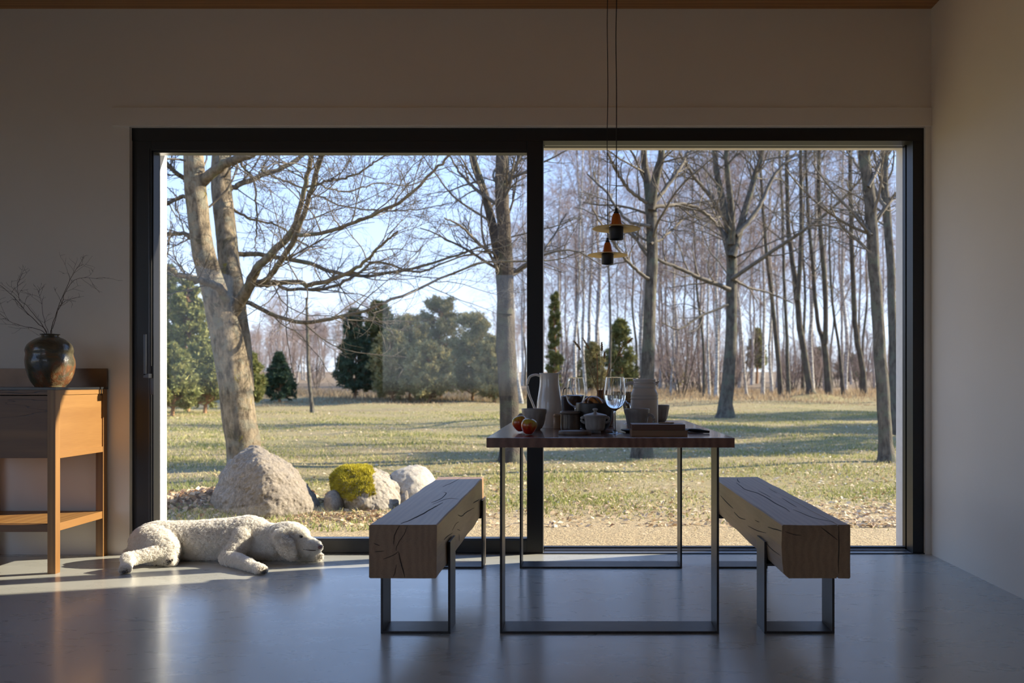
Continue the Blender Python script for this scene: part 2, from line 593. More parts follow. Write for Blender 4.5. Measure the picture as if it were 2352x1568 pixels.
def grow(start, direc, length, radius, n, rng, wiggle=0.12, trop=0.0, taper=0.25, droop=0.0):
    N = len(start)
    pts = np.empty((N, n, 3))
    pts[:, 0] = start
    d = unit(direc)
    bend = rng.normal(0, 1, (N, 3)) * wiggle * 0.5
    step = (length / (n - 1))[:, None]
    for i in range(1, n):
        d = unit(d + rng.normal(0, 1, (N, 3)) * wiggle + bend + np.array([0, 0, trop - droop * i / n]))
        pts[:, i] = pts[:, i - 1] + d * step
    rad = radius[:, None] * np.linspace(1, taper, n)[None, :]
    return pts, rad


def spawn(pts, rad, length, per, rng, t0=0.25, angle=(35, 60), ratio=(0.35, 0.6), rr=0.55, t1=0.98, flat=0.0, rmin=0.0015):
    """children starts on each parent path"""
    N, n, _ = pts.shape
    idx = np.repeat(np.arange(N), per)
    t = rng.uniform(t0, t1, len(idx))
    q = t * (n - 1)
    i = np.minimum(q.astype(int), n - 2)
    fr = (q - i)[:, None]
    s = pts[idx, i] * (1 - fr) + pts[idx, i + 1] * fr
    tan = unit(pts[idx, i + 1] - pts[idx, i])
    r = rad[idx, i] * (1 - fr[:, 0]) + rad[idx, i + 1] * fr[:, 0]
    rnd = rng.normal(0, 1, (len(idx), 3))
    rnd[:, 2] *= (1 - flat)
    perp = unit(rnd - (rnd * tan).sum(1, keepdims=True) * tan)
    a = np.radians(rng.uniform(angle[0], angle[1], len(idx)))[:, None]
    d = tan * np.cos(a) + perp * np.sin(a)
    L = length[idx] * rng.uniform(ratio[0], ratio[1], len(idx)) * (1.25 - 0.75 * t)
    return s, d, L, np.maximum(r * rr, rmin)


def path_len(pts):
    return np.linalg.norm(np.diff(pts, axis=1), axis=2).sum(1)


def adopt(root, *objs):
    """children whose meshes are written in place coordinates"""
    for o in objs:
        o.parent = root
        o.location = -root.location
    return objs[0]


# ------------------------------------------------------------------ the room
CEIL, WY, FY, OY = 3.013, 4.81, 4.835, 5.25
XL, XR = -4.6, 1.96
OX0, OX1, OZ = -2.469, 1.929, 2.362          # inner opening
EX0, EX1, EZ = -2.470, 1.927, 2.349          # outer opening
BY = -3.6
struct('floor', M['floor'], (XL - .2, XR + .2, BY - .2, 4.95, -0.2, 0.0))
struct('wall_front', M['wall'], [(XL, OX0, WY, 4.925, 0, CEIL + .1), (OX1, XR, WY, 4.925, 0, CEIL + .1), (OX0, OX1, WY, 4.925, OZ, CEIL + .1)])
struct('wall_outside', M['render'], [(XL - .3, EX0, 4.925, OY, -0.3, CEIL + .3), (EX1, XR + .3, 4.925, OY, -0.3, CEIL + .3), (EX0, EX1, 4.925, OY, EZ, CEIL + .3)])
struct('trim_1', M['wall'], (-2.56, XR, WY - 0.012, WY + .002, OZ + 0.002, 2.466), bevel=0.003)
struct('wall_right', M['wall'], (XR, XR + .3, BY - .2, 4.925, -0.2, CEIL + .1))
LW = (-2.6, 3.2, 0.0, 2.5)  # opening for the added left window
struct('wall_left', M['wall'], [(XL - .3, XL, BY - .2, LW[0], -0.2, CEIL + .1), (XL - .3, XL, LW[1], 4.925, -0.2, CEIL + .1),
                               (XL - .3, XL, LW[0], LW[1], LW[3], CEIL + .1), (XL - .3, XL, LW[0], LW[1], -0.2, LW[2])])
bw = (-3.1, -0.76, 0.67, 2.7)
struct('wall_back', M['wall'], [(XL, bw[0], BY - .3, BY, 0, CEIL + .1), (bw[1], XR, BY - .3, BY, 0, CEIL + .1),
                               (bw[0], bw[1], BY - .3, BY, 0, bw[2]), (bw[0], bw[1], BY - .3, BY, bw[3], CEIL + .1)])
boards = []
y = WY
while y > BY:
    boards.append((XL, XR, y - 0.158, y, CEIL, CEIL + 0.03))
    y -= 0.16
boards.append((XL - .3, XR + .3, BY - .3, WY + .1, CEIL + 0.02, CEIL + 0.25))
struct('ceiling', M['ceiling'], boards, bevel=0.0)

# sliding door leaf with its handle
door = thing('door_1', None, None, (-1.31, 4.88, 0), kind='structure')
adopt(door,
      box_obj('door_frame', M['frame'], [(-2.437, -2.358, 4.83, 4.935, 0.004, 2.29), (-0.275, -0.185, 4.83, 4.935, 0.004, 2.29),
                                         (-2.358, -0.275, 4.83, 4.935, 2.236, 2.29), (-2.358, -0.275, 4.83, 4.935, 0.004, 0.077)], bevel=0.003),
      box_obj('glazing_bead', M['handle'], [(-2.3575, -2.350, 4.84, 4.90, 0.078, 2.235), (-2.3575, -0.276, 4.84, 4.90, 2.226, 2.2355),
                                            (-2.360, -0.276, 4.84, 4.90, 0.0775, 0.083), (-2.372, -2.366, 4.827, 4.832, 0.06, 2.25)], bevel=0.001),
      box_obj('pane', M['glass'], (-2.362, -0.272, 4.90, 4.924, 0.07, 2.24)))
hx = P(336, 0, 4.80).x
hz = lambda py: EYE + (VY - py) * 4.81 / F
adopt(door, box_obj('handle', M['handle'], [(hx - .007, hx + .007, 4.78, 4.79, hz(862), hz(768)), (hx - .007, hx + .022, 4.78, 4.832, hz(868), hz(858))], bevel=0.002),
      box_obj('handle_plate', M['handle'], [(hx + .010, hx + .030, 4.822, 4.831, hz(906), hz(840))], bevel=0.002))

win = thing('window_1', None, None, (0.83, 4.96, 0), kind='structure')
adopt(win,
      box_obj('window_frame', M['frame'], [
          (OX0, OX1, 4.835, 4.925, 2.291, OZ), (OX0, -2.437, 4.84, 4.925, 0, 2.291), (1.868, OX1, 4.835, 4.925, 0, 2.291),
          (1.868, OX1, 4.945, 4.99, 0, 2.33), (1.888, OX1, 4.925, 4.945, 0, 2.33),
          (-0.2, 1.93, 4.945, 4.99, 2.292, 2.345), (-2.46, -2.44, 4.94, 4.99, 0, 2.33), (-2.44, -0.2, 4.94, 4.99, 2.29, 2.345), (-2.44, -0.2, 4.94, 4.99, -0.03, 0.03),
          (-0.2, 1.93, 4.945, 4.99, -0.04, 0.016), (-2.46, 1.93, 4.822, 4.832, -0.03, 0.005)], bevel=0.0015),
      box_obj('track', M['track'], [(-0.18, 1.86, 4.90, 4.91, -0.03, 0.008), (-0.18, 1.86, 4.925, 4.932, -0.03, 0.010),
                                    (-0.18, 1.86, 4.835, 4.944, -0.035, 0.002), (-0.18, 1.86, 4.925, 4.944, 2.292, 2.312),
                                    (1.890, 1.900, 4.925, 4.945, 0.03, 2.29)]),
      box_obj('pane', M['glass'], (-0.19, 1.872, 4.955, 4.975, 0.012, 2.296)))

win2 = thing('window_2', None, None, (-1.93, BY - .1, 0), kind='structure')
x0, x1, z0, z1 = bw
adopt(win2, box_obj('window_frame', M['frame'], [(x0, x0 + .07, BY - .2, BY - .12, z0, z1), (x1 - .07, x1, BY - .2, BY - .12, z0, z1),
                                                 (x0, x1, BY - .2, BY - .12, z1 - .07, z1), (x0, x1, BY - .2, BY - .12, z0, z0 + .07)], bevel=0.004),
      box_obj('pane', M['glass'], (x0 + .06, x1 - .06, BY - .17, BY - .15, z0 + .06, z1 - .06)))


added_win3 = thing('added_window_3', None, None, (XL - .15, 0.3, 0), kind='structure')  # added unseen window, put in so more daylight brightens the room
y0, y1, z0, z1 = LW
adopt(added_win3, box_obj('window_frame', M['frame'], [(XL - .2, XL - .12, y0, y0 + .07, z0, z1), (XL - .2, XL - .12, y1 - .07, y1, z0, z1), (XL - .2, XL - .12, 0.26, 0.34, z0, z1),
                                                 (XL - .2, XL - .12, y0, y1, z1 - .07, z1), (XL - .2, XL - .12, y0, y1, z0, z0 + .07)], bevel=0.004),
      box_obj('pane', M['glass'], (XL - .17, XL - .15, y0 + .06, y1 - .06, z0 + .06, z1 - .06)))

# ------------------------------------------------------------------ table and benches
table = thing('dining_table', 'dark brown wooden dining table on rectangular steel bar legs', 'table', (0.12, 3.87, 0))
adopt(table, box_obj('tabletop', M['table'], (-0.326, 0.573, 3.15, 4.62, 0.714, 0.75), bevel=0.003))


def bar_frame(name, x0, x1, ya, yb, ztop, th=0.009, top=True):
    d = [(x0, x0 + th, ya, yb, 0, ztop), (x1 - th, x1, ya, yb, 0, ztop), (x0 + th, x1 - th, ya, yb, 0, th)]
    if top:
        d.append((x0 + th, x1 - th, ya, yb, ztop - th, ztop))
    return box_obj(name, M['steel'], d, bevel=0.0012)


adopt(table, bar_frame('leg_frame', -0.290, 0.540, 3.295, 3.435, 0.7145), bar_frame('leg_frame', -0.290, 0.540, 4.45, 4.59, 0.7145))


def beam(name, mat, x0, x1, y0, y1, z0, z1, section, seed):
    n = 40
    k = len(section)
    vs_, fs = [], []
    for i in range(n):
        yy = y0 + (y1 - y0) * i / (n - 1)
        for (u, w) in section:
            p = Vector((x0 + (x1 - x0) * u, yy, z0 + (z1 - z0) * w))
            q = noise.noise(Vector((u * 2 + seed, yy * 3.5, w * 2)))
            q2 = noise.noise(Vector((u * 2 + 9, yy * 3.5, w * 2 + seed)))
            e = min(1, min(i, n - 1 - i) / 2 + 0.3)
            vs_.append((p.x + 0.0045 * q * e, p.y + (0.003 * q2 if i in (0, n - 1) else 0), p.z + 0.003 * q2 * e))
    for i in range(n - 1):
        for j in range(k):
            j2 = (j + 1) % k
            fs.append((i * k + j, i * k + j2, (i + 1) * k + j2, (i + 1) * k + j))
    fs.append(tuple(range(k))[::-1])
    fs.append(tuple(range((n - 1) * k, n * k)))
    me = bpy.data.meshes.new(name)
    me.from_pydata(vs_, [], fs)
    bm = bmesh.new()
    bm.from_mesh(me)
    bmesh.ops.recalc_face_normals(bm, faces=bm.faces)
    bm.to_mesh(me)
    bm.free()
    return link(name, me, mat)


def rect_section(c=0.018, extra=()):
    s = []
    for u in (0.25, .5, .75):
        pass
    s += [(c, 0), (0.25, 0.0), (0.5, 0), (0.75, 0), (1 - c, 0), (1, c), (1, 0.3), (1, 0.6), (1, 1 - c), (1 - c, 1), (0.75, 1), (0.5, 1), (0.25, 1), (c, 1), (0, 1 - c), (0, .6), (0, .3), (0, c)]
    return s


def add_cracks(o, ox, oy, lines, mat):
    """dark drying cracks laid into the beam's own surface, where the photograph shows them"""
    from mathutils.bvhtree import BVHTree
    me = o.data
    tree_ = BVHTree.FromPolygons([v.co[:] for v in me.vertices], [p.vertices[:] for p in me.polygons])
    eye = Vector((0, 0, EYE))
    bm = bmesh.new()
    bm.from_mesh(me)
    for w, pts in lines:
        n_ = max(8, len(pts) * 4)
        path = resample([(ox + u / 3.733, oy + v / 3.733, 0) for u, v in pts], n_)
        hits = []
        for i_, (px, py, _) in enumerate(path):
            j = 0.7 * noise.noise(Vector((px * 0.4, py * 0.4, 3)))
            d = (P(px + j, py + j, 3.0) - eye).normalized()
            h_, nn_, _i, _d = tree_.ray_cast(eye, d)
            if h_ is not None:
                hits.append(h_ - d * 0.0002)
        if len(hits) < 3:
            continue
        pth = np.array([tuple(h) for h in hits])[None]
        t_ = np.linspace(0, 1, len(hits))
        r_ = (w * np.sin(np.pi * np.clip(t_ * 0.9 + 0.06, 0, 1)) ** 0.6 + 0.0002)[None]
        v_, f_ = tubes(pth, r_, 5)
        bv_ = [bm.verts.new(x) for x in v_]
        for q in f_:
            fc = bm.faces.new([bv_[k] for k in q])
            fc.material_index = 1
    bm.to_mesh(me)
    bm.free()
    me.materials.append(mat)


left_sec = rect_section()
right_sec = [(0.10, 0), (0.3, 0), (0.6, 0), (0.795, 0.0), (0.81, 0.06), (0.825, 0.0), (0.985, -0.005), (1, 0.02), (1, 0.3), (1, 0.7), (1, 0.985), (0.985, 1),
             (0.825, 1), (0.812, 0.975), (0.80, 1.0), (0.6, 0.99), (0.3, 0.992), (0.02, 1), (0.0, 0.98), (-0.012, .6), (0.0, .3), (0.02, .1)]


def bench(label, mat, x0, x1, section, seed):
    b = thing('bench', label, 'bench', ((x0 + x1) / 2, 3.83, 0))
    adopt(b, beam('seat_beam', mat, x0, x1, 3.06, 4.61, 0.262, 0.45, section, seed),
          bar_frame('leg_frame', x0 - 0.012, x1 + 0.014, 3.295, 3.435, 0.347, top=False),
          bar_frame('leg_frame', x0 - 0.012, x1 + 0.014, 4.45, 4.59, 0.347, top=False))
    # the beam rests on a flat bar let into its underside
    adopt(b, box_obj('support_bar', M['steel'], (x0 - .004, x1 + .004, 3.297, 3.433, 0.255, 0.264)), box_obj('support_bar', M['steel'], (x0 - .004, x1 + .004, 4.452, 4.588, 0.255, 0.264)))
    return b


bl_ = bench('chunky oak beam bench left of the table, beside the sleeping dog', M['beam_a'], -0.729, -0.491, left_sec, 3.1)
br_ = bench('chunky oak beam bench right of the table, nearer the bare right wall', M['beam_b'], 0.723, 0.963, right_sec, 8.4)

crack_m = simple('crack_shadow_wood', (0.012, 0.008, 0.006), 0.9)
add_cracks(next(c for c in bl_.children if c.name.startswith('seat_beam')), 840, 1060, [
    (.0022, [(300, 532), (400, 492), (500, 440), (590, 390), (660, 350)]), (.0014, [(430, 480), (520, 430), (600, 380)]), (.0016, [(560, 352), (640, 320), (690, 272), (668, 262)]),
    (.0012, [(660, 215), (740, 180), (830, 132)]), (.0010, [(575, 365), (700, 318), (800, 320)]),
    (.0012, [(290, 548), (265, 590), (245, 640), (240, 710)]), (.0009, [(355, 550), (330, 620), (290, 680), (262, 740), (262, 765)]), (.0010, [(280, 770), (230, 805), (150, 835)]),
    (.0015, [(282, 775), (300, 860), (320, 930), (335, 990)]), (.0009, [(262, 880), (250, 950), (235, 985)]), (.0010, [(75, 772), (160, 765)]), (.0010, [(70, 700), (120, 720)]),
    (.0019, [(790, 455), (822, 466), (860, 435), (930, 395)]), (.0022, [(920, 355), (975, 322)]), (.0010, [(740, 590), (775, 530), (800, 515)]), (.0010, [(785, 580), (810, 590)]),
    (.0014, [(670, 670), (700, 640), (745, 610)]), (.0012, [(800, 620), (802, 680)])], crack_m)
add_cracks(next(c for c in br_.children if c.name.startswith('seat_beam')), 1600, 1060, [
    (.0020, [(340, 180), (380, 210), (420, 240), (520, 270), (600, 310), (680, 360), (760, 400), (800, 430)]), (.0018, [(350, 145), (355, 165), (372, 180)]), (.0012, [(530, 250), (590, 280), (640, 310)]),
    (.0014, [(730, 310), (800, 355), (860, 390)]), (.0012, [(830, 410), (900, 440), (1000, 480), (1180, 520)]), (.0010, [(620, 230), (690, 270)]),
    (.0020, [(205, 290), (260, 350), (315, 402)]), (.0018, [(320, 430), (370, 480), (420, 495)]), (.0014, [(440, 550), (520, 590), (600, 612)]), (.0016, [(610, 560), (680, 580), (740, 597)]),
    (.0014, [(575, 670), (640, 745), (720, 805)]), (.0010, [(500, 500), (540, 520)]), (.0013, [(1070, 565), (1130, 610), (1210, 672)]), (.0010, [(760, 600), (840, 625), (900, 632)]),
    (.0014, [(1218, 548), (1220, 700), (1216, 850), (1218, 960)])], crack_m)

# ------------------------------------------------------------------ sideboard with vase
sx0, sx1, sy0, sy1, sz = -3.22, -2.585, 4.32, 4.795, 0.925
sb = thing('sideboard', 'honey oak sideboard on four square legs with a low open shelf', 'sideboard', ((sx0 + sx1) / 2, (sy0 + sy1) / 2, 0))
lg = 0.04
for (a, b_) in ((sx0, sy0), (sx1 - lg, sy0), (sx0, sy1 - lg), (sx1 - lg, sy1 - lg)):
    adopt(sb, box_obj('leg', M['oak_v'], (a, a + lg, b_, b_ + lg, 0, sz - .012), bevel=0.0015))
adopt(sb, box_obj('side_panel', M['oak_side'], (sx1 - .02, sx1 - .006, sy0 + lg, sy1 - lg, 0.60, sz - .035)),
      box_obj('side_panel', M['oak_side'], (sx0 + .006, sx0 + .02, sy0 + lg, sy1 - lg, 0.60, sz - .035)),
      *[box_obj('rail', M['oak_side'], d_, bevel=0.001) for d_ in ((sx1 - .03, sx1 - .001, sy0 + lg, sy1 - lg, 0.571, 0.601), (sx1 - .03, sx1 - .001, sy0 + lg, sy1 - lg, sz - .037, sz - .012),
                                      (sx0 + .001, sx0 + .03, sy0 + lg, sy1 - lg, 0.571, 0.601), (sx0 + .001, sx0 + .03, sy0 + lg, sy1 - lg, sz - .037, sz - .012),
                                      (sx0 + lg, sx1 - lg, sy1 - .03, sy1 - .004, 0.571, 0.601))],
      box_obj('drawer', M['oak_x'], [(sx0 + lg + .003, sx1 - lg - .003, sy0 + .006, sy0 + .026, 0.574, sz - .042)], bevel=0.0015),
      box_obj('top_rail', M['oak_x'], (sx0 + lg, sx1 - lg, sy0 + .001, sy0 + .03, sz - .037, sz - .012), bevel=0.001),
      box_obj('bottom_panel', M['oak_side'], [(sx0 + .02, sx1 - .02, sy0 + .03, sy1 - .03, 0.574, 0.59)]),
      box_obj('shelf', M['oak_side'], [(sx0 + .02, sx1 - .03, sy0 + .03, sy1 - .02, 0.232, 0.246)], bevel=0.001),
      *[box_obj('shelf_rail', M['oak_side'], d_, bevel=0.001) for d_ in ((sx1 - .034, sx1 - .004, sy0 + lg, sy1 - lg, 0.208, 0.247), (sx0 + .004, sx0 + .034, sy0 + lg, sy1 - lg, 0.208, 0.247))],
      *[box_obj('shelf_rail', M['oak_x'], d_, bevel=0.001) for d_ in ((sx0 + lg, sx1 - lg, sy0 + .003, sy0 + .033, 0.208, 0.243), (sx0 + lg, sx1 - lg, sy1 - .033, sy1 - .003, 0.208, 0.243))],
      box_obj('countertop', M['stone_top'], [(sx0 - .002, sx1 + .003, sy0 - .003, sy1 + .006, sz - .012, sz)], bevel=0.001),
      box_obj('backsplash', simple('brown_metal_upstand', (0.12, 0.075, 0.05), 0.35, 0.6, var=0.3, scale=5), [(sx0, sx1 + .003, sy1 - .008, sy1 + .004, sz, 1.027)], bevel=0.001))
o = box_obj('screw_peg', M['black'], [(sx1 - .002, sx1 + .003, sy1 - .062, sy1 - .056, sz - .045, sz - .012)])
adopt(sb, o)

t = NT('raku_glaze')
vv = t.coords()
n1 = t.noise(vv, 9, 5, 0.65, 0.6)
n2 = t.noise(vv, 30, 4, 0.7)
sep = t.n('ShaderNodeSeparateXYZ', {'Vector': vv})
f = t.math('ADD', n1, t.math('MULTIPLY', sep.outputs[2], -0.6))
c = t.ramp(f, [(0.28, (0.035, 0.03, 0.022)), (0.42, (0.10, 0.085, 0.05)), (0.52, (0.20, 0.075, 0.03)), (0.62, (0.26, 0.22, 0.12))])
t.principled(Base_Color=c, Roughness=0.28, Coat_Weight=0.5, Normal=t.bump(t.math('ADD', n1, t.math('MULTIPLY', n2, .5)), 0.5, 0.01))
M['vase'] = t.m

vp = P(115, 885, 4.55)
vprof = smooth_prof([(0.0, 0.0), (0.062, 0.0), (0.072, 0.006), (0.095, 0.04), (0.113, 0.095), (0.117, 0.135), (0.110, 0.17), (0.112, 0.195), (0.100, 0.225), (0.07, 0.25), (0.044, 0.262), (0.042, 0.270), (0.048, 0.275), (0.046, 0.277), (0.038, 0.27), (0.038, 0.255), (0.06, 0.245), (0.10, 0.17), (0.10, 0.1), (0.05, 0.015), (0.0, 0.012)], 4)
me = lathe_mesh('round_vase', vprof, 64, wob=0.07, seed=4)
vase = link('round_vase', me, M['vase'], loc=(vp.x, 4.55, sz + 0.0005))
vase.rotation_euler = (0, 0, 0.6)
tag(vase, 'round dark glazed stoneware vase holding bare twigs on the sideboard', 'vase')

rngb = np.random.default_rng(11)


def vase_branch(label, pts, w, ny, seed):
    """a bare twig traced by its spots in the photograph; ny: depth at each end"""
    rng = np.random.default_rng(seed)
    ys = np.linspace(4.55, ny, len(pts))
    p3 = np.array([tuple(P(px, py, yy)) for (px, py), yy in zip(pts, ys)])
    path = resample(p3, 22)[None]
    path[:, 1:] += rng.normal(0, 0.0012, path[:, 1:].shape)
    r = (np.linspace(w, w * 0.35, 22))[None]
    s, d, L, rr = spawn(path, r, path_len(path), 9, rng, 0.4, (25, 50), (0.14, 0.32), 0.6, rmin=0.0007)
    c1, r1 = grow(s, d, L, rr, 7, rng, 0.16, 0.03, 0.5)
    s, d, L, rr = spawn(c1, r1, L, 2, rng, 0.3, (30, 60), (0.3, 0.5), 0.7, rmin=0.0006)
    c2, r2 = grow(s, d, L, rr, 5, rng, 0.18, 0.02, 0.6)
    v, f = join_arrays([tubes(path, r, 6), tubes(c1, r1, 5), tubes(c2, r2, 4)])
    o = link('bare_twig', raw_mesh('bare_twig', v, f, True), M['twig'])
    return tag(o, label, 'twig', 'bare twigs in the vase')


vase_branch('bare twig in the round vase arching highest towards the window', [(116, 880), (118, 770), (122, 740), (140, 700), (150, 672), (176, 640), (236, 640)], 0.0022, 4.40, 1)
vase_branch('bare twig in the round vase forking upward at its steep tip', [(112, 880), (114, 775), (124, 745), (140, 690), (160, 645), (176, 618), (192, 606)], 0.0020, 4.60, 2)
vase_branch('short upright bare twig in the middle of the vase', [(114, 880), (112, 775), (104, 745), (96, 700), (88, 665)], 0.0016, 4.62, 3)
vase_branch('long bare twig in the vase leaning away from the window', [(112, 880), (108, 770), (90, 745), (60, 715), (30, 680), (0, 655), (-30, 640)], 0.0022, 4.48, 4)
vase_branch('low bare twig in the vase bending sideways over the counter', [(110, 880), (106, 775), (85, 755), (50, 748), (15, 732), (-30, 690)], 0.0020, 4.66, 5)
vase_branch('thin bare twig in the vase with a lone upright shoot', [(112, 880), (108, 772), (84, 730), (62, 702), (46, 690), (40, 660), (46, 640)], 0.0017, 4.56, 6)


# ------------------------------------------------------------------ pendant lamps
def pendant(label, px, yy, zc, cid):
    x = (px - VX) * yy / F
    L = thing('pendant_lamp', label, 'pendant lamp', (x, yy, zc), group='pendant lamps over the table')
    link('lamp_shade', lathe_mesh('lamp_shade', [(0.030, 0.0045), (0.06, 0.001), (0.0955, -0.006), (0.0962, -0.007), (0.0955, -0.008), (0.06, -0.002), (0.030, 0.0015), (0.030, 0.0045)], 72), M['shade'], L)
    link('socket_sleeve', lathe_mesh('socket_sleeve', [(0.0, -0.020), (0.0255, -0.020), (0.0255, -0.0485), (0.0275, -0.050), (0.0288, -0.0485), (0.0288, -0.002), (0.029, 0.0), (0.0, 0.0)], 40), M['black'], L)
    body = lathe_mesh('lamp_body', smooth_prof([(0.0, 0.001), (0.0235, 0.001), (0.0235, 0.006), (0.0225, 0.014), (0.0195, 0.034), (0.016, 0.046), (0.0115, 0.054), (0.0, 0.055)], 3), 40)
    link('lamp_body', body, M['amber'], L)
    kb = bmesh.new()
    for i in range(10):
        a = i * math.pi / 5
        r = bmesh.ops.create_icosphere(kb, subdivisions=2, radius=0.0024)
        for v in r['verts']:
            v.co += Vector((0.0232 * math.cos(a), 0.0232 * math.sin(a), 0.013))
    km = bpy.data.meshes.new('rivet_ring')
    kb.to_mesh(km)
    kb.free()
    link('rivet_ring', km, M['amber'], L)
    link('cord_grip', lathe_mesh('cord_grip', [(0.0, 0.05), (0.0105, 0.05), (0.0105, 0.060), (0.008, 0.062), (0.006, 0.064), (0.006, 0.072), (0.0055, 0.075), (0.0, 0.075)], 24), M['black'], L)
    rng = random.Random(cid)
    pts = [(0, 0, 0.07)]
    top = CEIL - zc
    for i in range(1, 9):
        pts.append((rng.uniform(-.0016, .0016), rng.uniform(-.0016, .0016), 0.07 + (top - 0.07) * i / 8))
    curve_tube('cord', pts, [0.0019, 0.0019], M['cord'], L, n=40, sides=8)
    link('canopy', lathe_mesh('canopy', [(0.0, top - 0.03), (0.03, top - 0.03), (0.035, top - 0.025), (0.035, top), (0.0, top)], 32), M['black'], L)
    return L


pendant('brass disc pendant lamp hanging nearer, with the duller brown body', 1415.5, 3.5, 1.574, 5)
pendant('brass disc pendant lamp hanging lower in view, with glossy orange-brown body', 1395.5, 4.17, 1.566, 9)

# ------------------------------------------------------------------ things on the table
TZ = 0.75
ceramic_white = simple('off_white_enamel', (0.74, 0.71, 0.66), 0.22, coat=0.5, var=0.04)
ceramic_grey = simple('grey_stoneware', (0.32, 0.31, 0.30), 0.42, var=0.12, scale=40, bump=0.2)
ceramic_brown = simple('brown_stoneware', (0.10, 0.075, 0.055), 0.35, var=0.5, scale=20, bump=0.3, coat=0.3)
ceramic_thermo = simple('grey_thermos_shell', (0.60, 0.58, 0.55), 0.4)
dark_bowl = simple('black_bowl_glaze', (0.018, 0.015, 0.014), 0.4, var=0.4)
clear = glass_mat('clear_glass')
water_m = glass_mat('clear_water', (0.97, 0.99, 1.0), 1.33)


def on_table(px, py):
    """the table spot seen at this pixel"""
    yy = (EYE - TZ) * F / (py - VY)
    return Vector(((px - VX) * yy / F, yy, TZ))


def at(px, yy):
    return Vector(((px - VX) * yy / F, yy, TZ))


mug_prof = [(0.0, 0.0), (0.026, 0.0), (0.027, 0.004), (0.034, 0.009), (0.0415, 0.024), (0.0465, 0.045), (0.0495, 0.066), (0.0515, 0.070), (0.053, 0.088), (0.0525, 0.0895), (0.049, 0.088), (0.047, 0.070), (0.043, 0.045), (0.036, 0.018), (0.02, 0.010), (0.0, 0.010)]


def mug(label, loc, rz, s=1.0):
    m = thing('mug', label, 'mug', loc, rz, 'fluted stoneware mugs on the table')
    link('bowl', lathe_mesh('bowl', mug_prof, 84, facets=14, fdepth=0.035, z_facet=(0.012, 0.068)), ceramic_grey, m)
    curve_tube('handle', [(0.045, 0, 0.062), (0.062, 0, 0.064), (0.074, 0, 0.048), (0.070, 0, 0.028), (0.054, 0, 0.018), (0.036, 0, 0.018)], [0.0065, 0.0055, 0.005, 0.005, 0.006], ceramic_grey, m, n=22, sides=10)
    m.scale = (s, s, s)
    return m


mug('grey fluted mug behind the two apples at the table corner', at(1227, 3.67), math.radians(165))
mug('grey fluted mug with its handle out, behind the wooden block', at(1463, 3.67), math.radians(-20))
mug('grey fluted mug mostly hidden behind the insulated jug', at(1513, 4.28), math.radians(60))

jug = thing('jug', 'tall off-white ceramic jug with a large looped handle', 'jug', at(1262, 3.88), 0)
link('jug_body', lathe_mesh('jug_body', smooth_prof([(0.0, 0.0), (0.057, 0.0), (0.0595, 0.003), (0.0600, 0.02), (0.0590, 0.07), (0.0560, 0.11), (0.0505, 0.145), (0.0455, 0.18), (0.0435, 0.21), (0.0445, 0.236), (0.0460, 0.240), (0.0435, 0.2405), (0.041, 0.23), (0.0405, 0.2), (0.05, 0.13), (0.055, 0.05), (0.05, 0.01), (0.0, 0.008)], 4), 64), ceramic_white, jug)
curve_tube('handle', [(-0.043, 0, 0.229), (-0.062, 0, 0.234), (-0.088, 0, 0.224), (-0.098, 0, 0.19), (-0.092, 0, 0.15), (-0.076, 0, 0.11), (-0.064, 0, 0.08), (-0.056, 0, 0.07)], [0.0055, 0.0055, 0.0055, 0.005, 0.006], ceramic_white, jug, n=30, sides=12)
curve_tube('rim_lip', [(0.040, 0, 0.238), (0.048, 0, 0.241), (0.053, 0, 0.241)], [0.006, 0.005, 0.0018], ceramic_white, jug, n=8, sides=10)

th = thing('insulated_jug', 'grey insulated coffee jug with ringed neck, spout and side handle', 'jug', at(1480, 3.97), 0)
link('jug_body', lathe_mesh('jug_body', [(0.0, 0.0), (0.060, 0.0), (0.0625, 0.004), (0.0625, 0.118), (0.0605, 0.121), (0.0625, 0.124), (0.0625, 0.132), (0.0605, 0.136), (0.062, 0.139), (0.062, 0.146), (0.052, 0.170), (0.0505, 0.172), (0.052, 0.174), (0.052, 0.198), (0.0, 0.198)], 64), ceramic_thermo, th)
link('lid', lathe_mesh('lid', [(0.0, 0.197), (0.0525, 0.197), (0.0525, 0.199), (0.049, 0.2), (0.049, 0.205), (0.052, 0.207), (0.052, 0.2135), (0.050, 0.2155), (0.0, 0.2165)], 64), ceramic_thermo, th)
curve_tube('spout', [(0.045, 0, 0.192), (0.058, 0, 0.199), (0.068, 0, 0.206)], [0.011, 0.007, 0.0015], ceramic_thermo, th, n=10, sides=12)
curve_tube('handle', [(-0.048, 0, 0.196), (-0.068, 0, 0.197), (-0.088, 0, 0.186), (-0.096, 0, 0.155), (-0.092, 0, 0.10), (-0.080, 0, 0.05), (-0.058, 0, 0.035)], [0.008, 0.0075, 0.0075, 0.007, 0.008], ceramic_thermo, th, n=26, sides=10)

wine_prof = [(0.0, 0.0), (0.036, 0.0), (0.0362, 0.0012), (0.030, 0.0028), (0.012, 0.0065), (0.0052, 0.013), (0.0042, 0.03), (0.0040, 0.065), (0.0048, 0.084), (0.0080, 0.0905), (0.0200, 0.0985), (0.0330, 0.112), (0.0412, 0.132), (0.0434, 0.152), (0.0415, 0.178), (0.0375, 0.205), (0.0350, 0.221), (0.0344, 0.2215), (0.0338, 0.221), (0.0363, 0.205), (0.0403, 0.178), (0.0422, 0.152), (0.0400, 0.133), (0.0320, 0.1135), (0.0190, 0.1003), (0.0070, 0.0945), (0.0, 0.0935)]
wp = smooth_prof(wine_prof, 4)


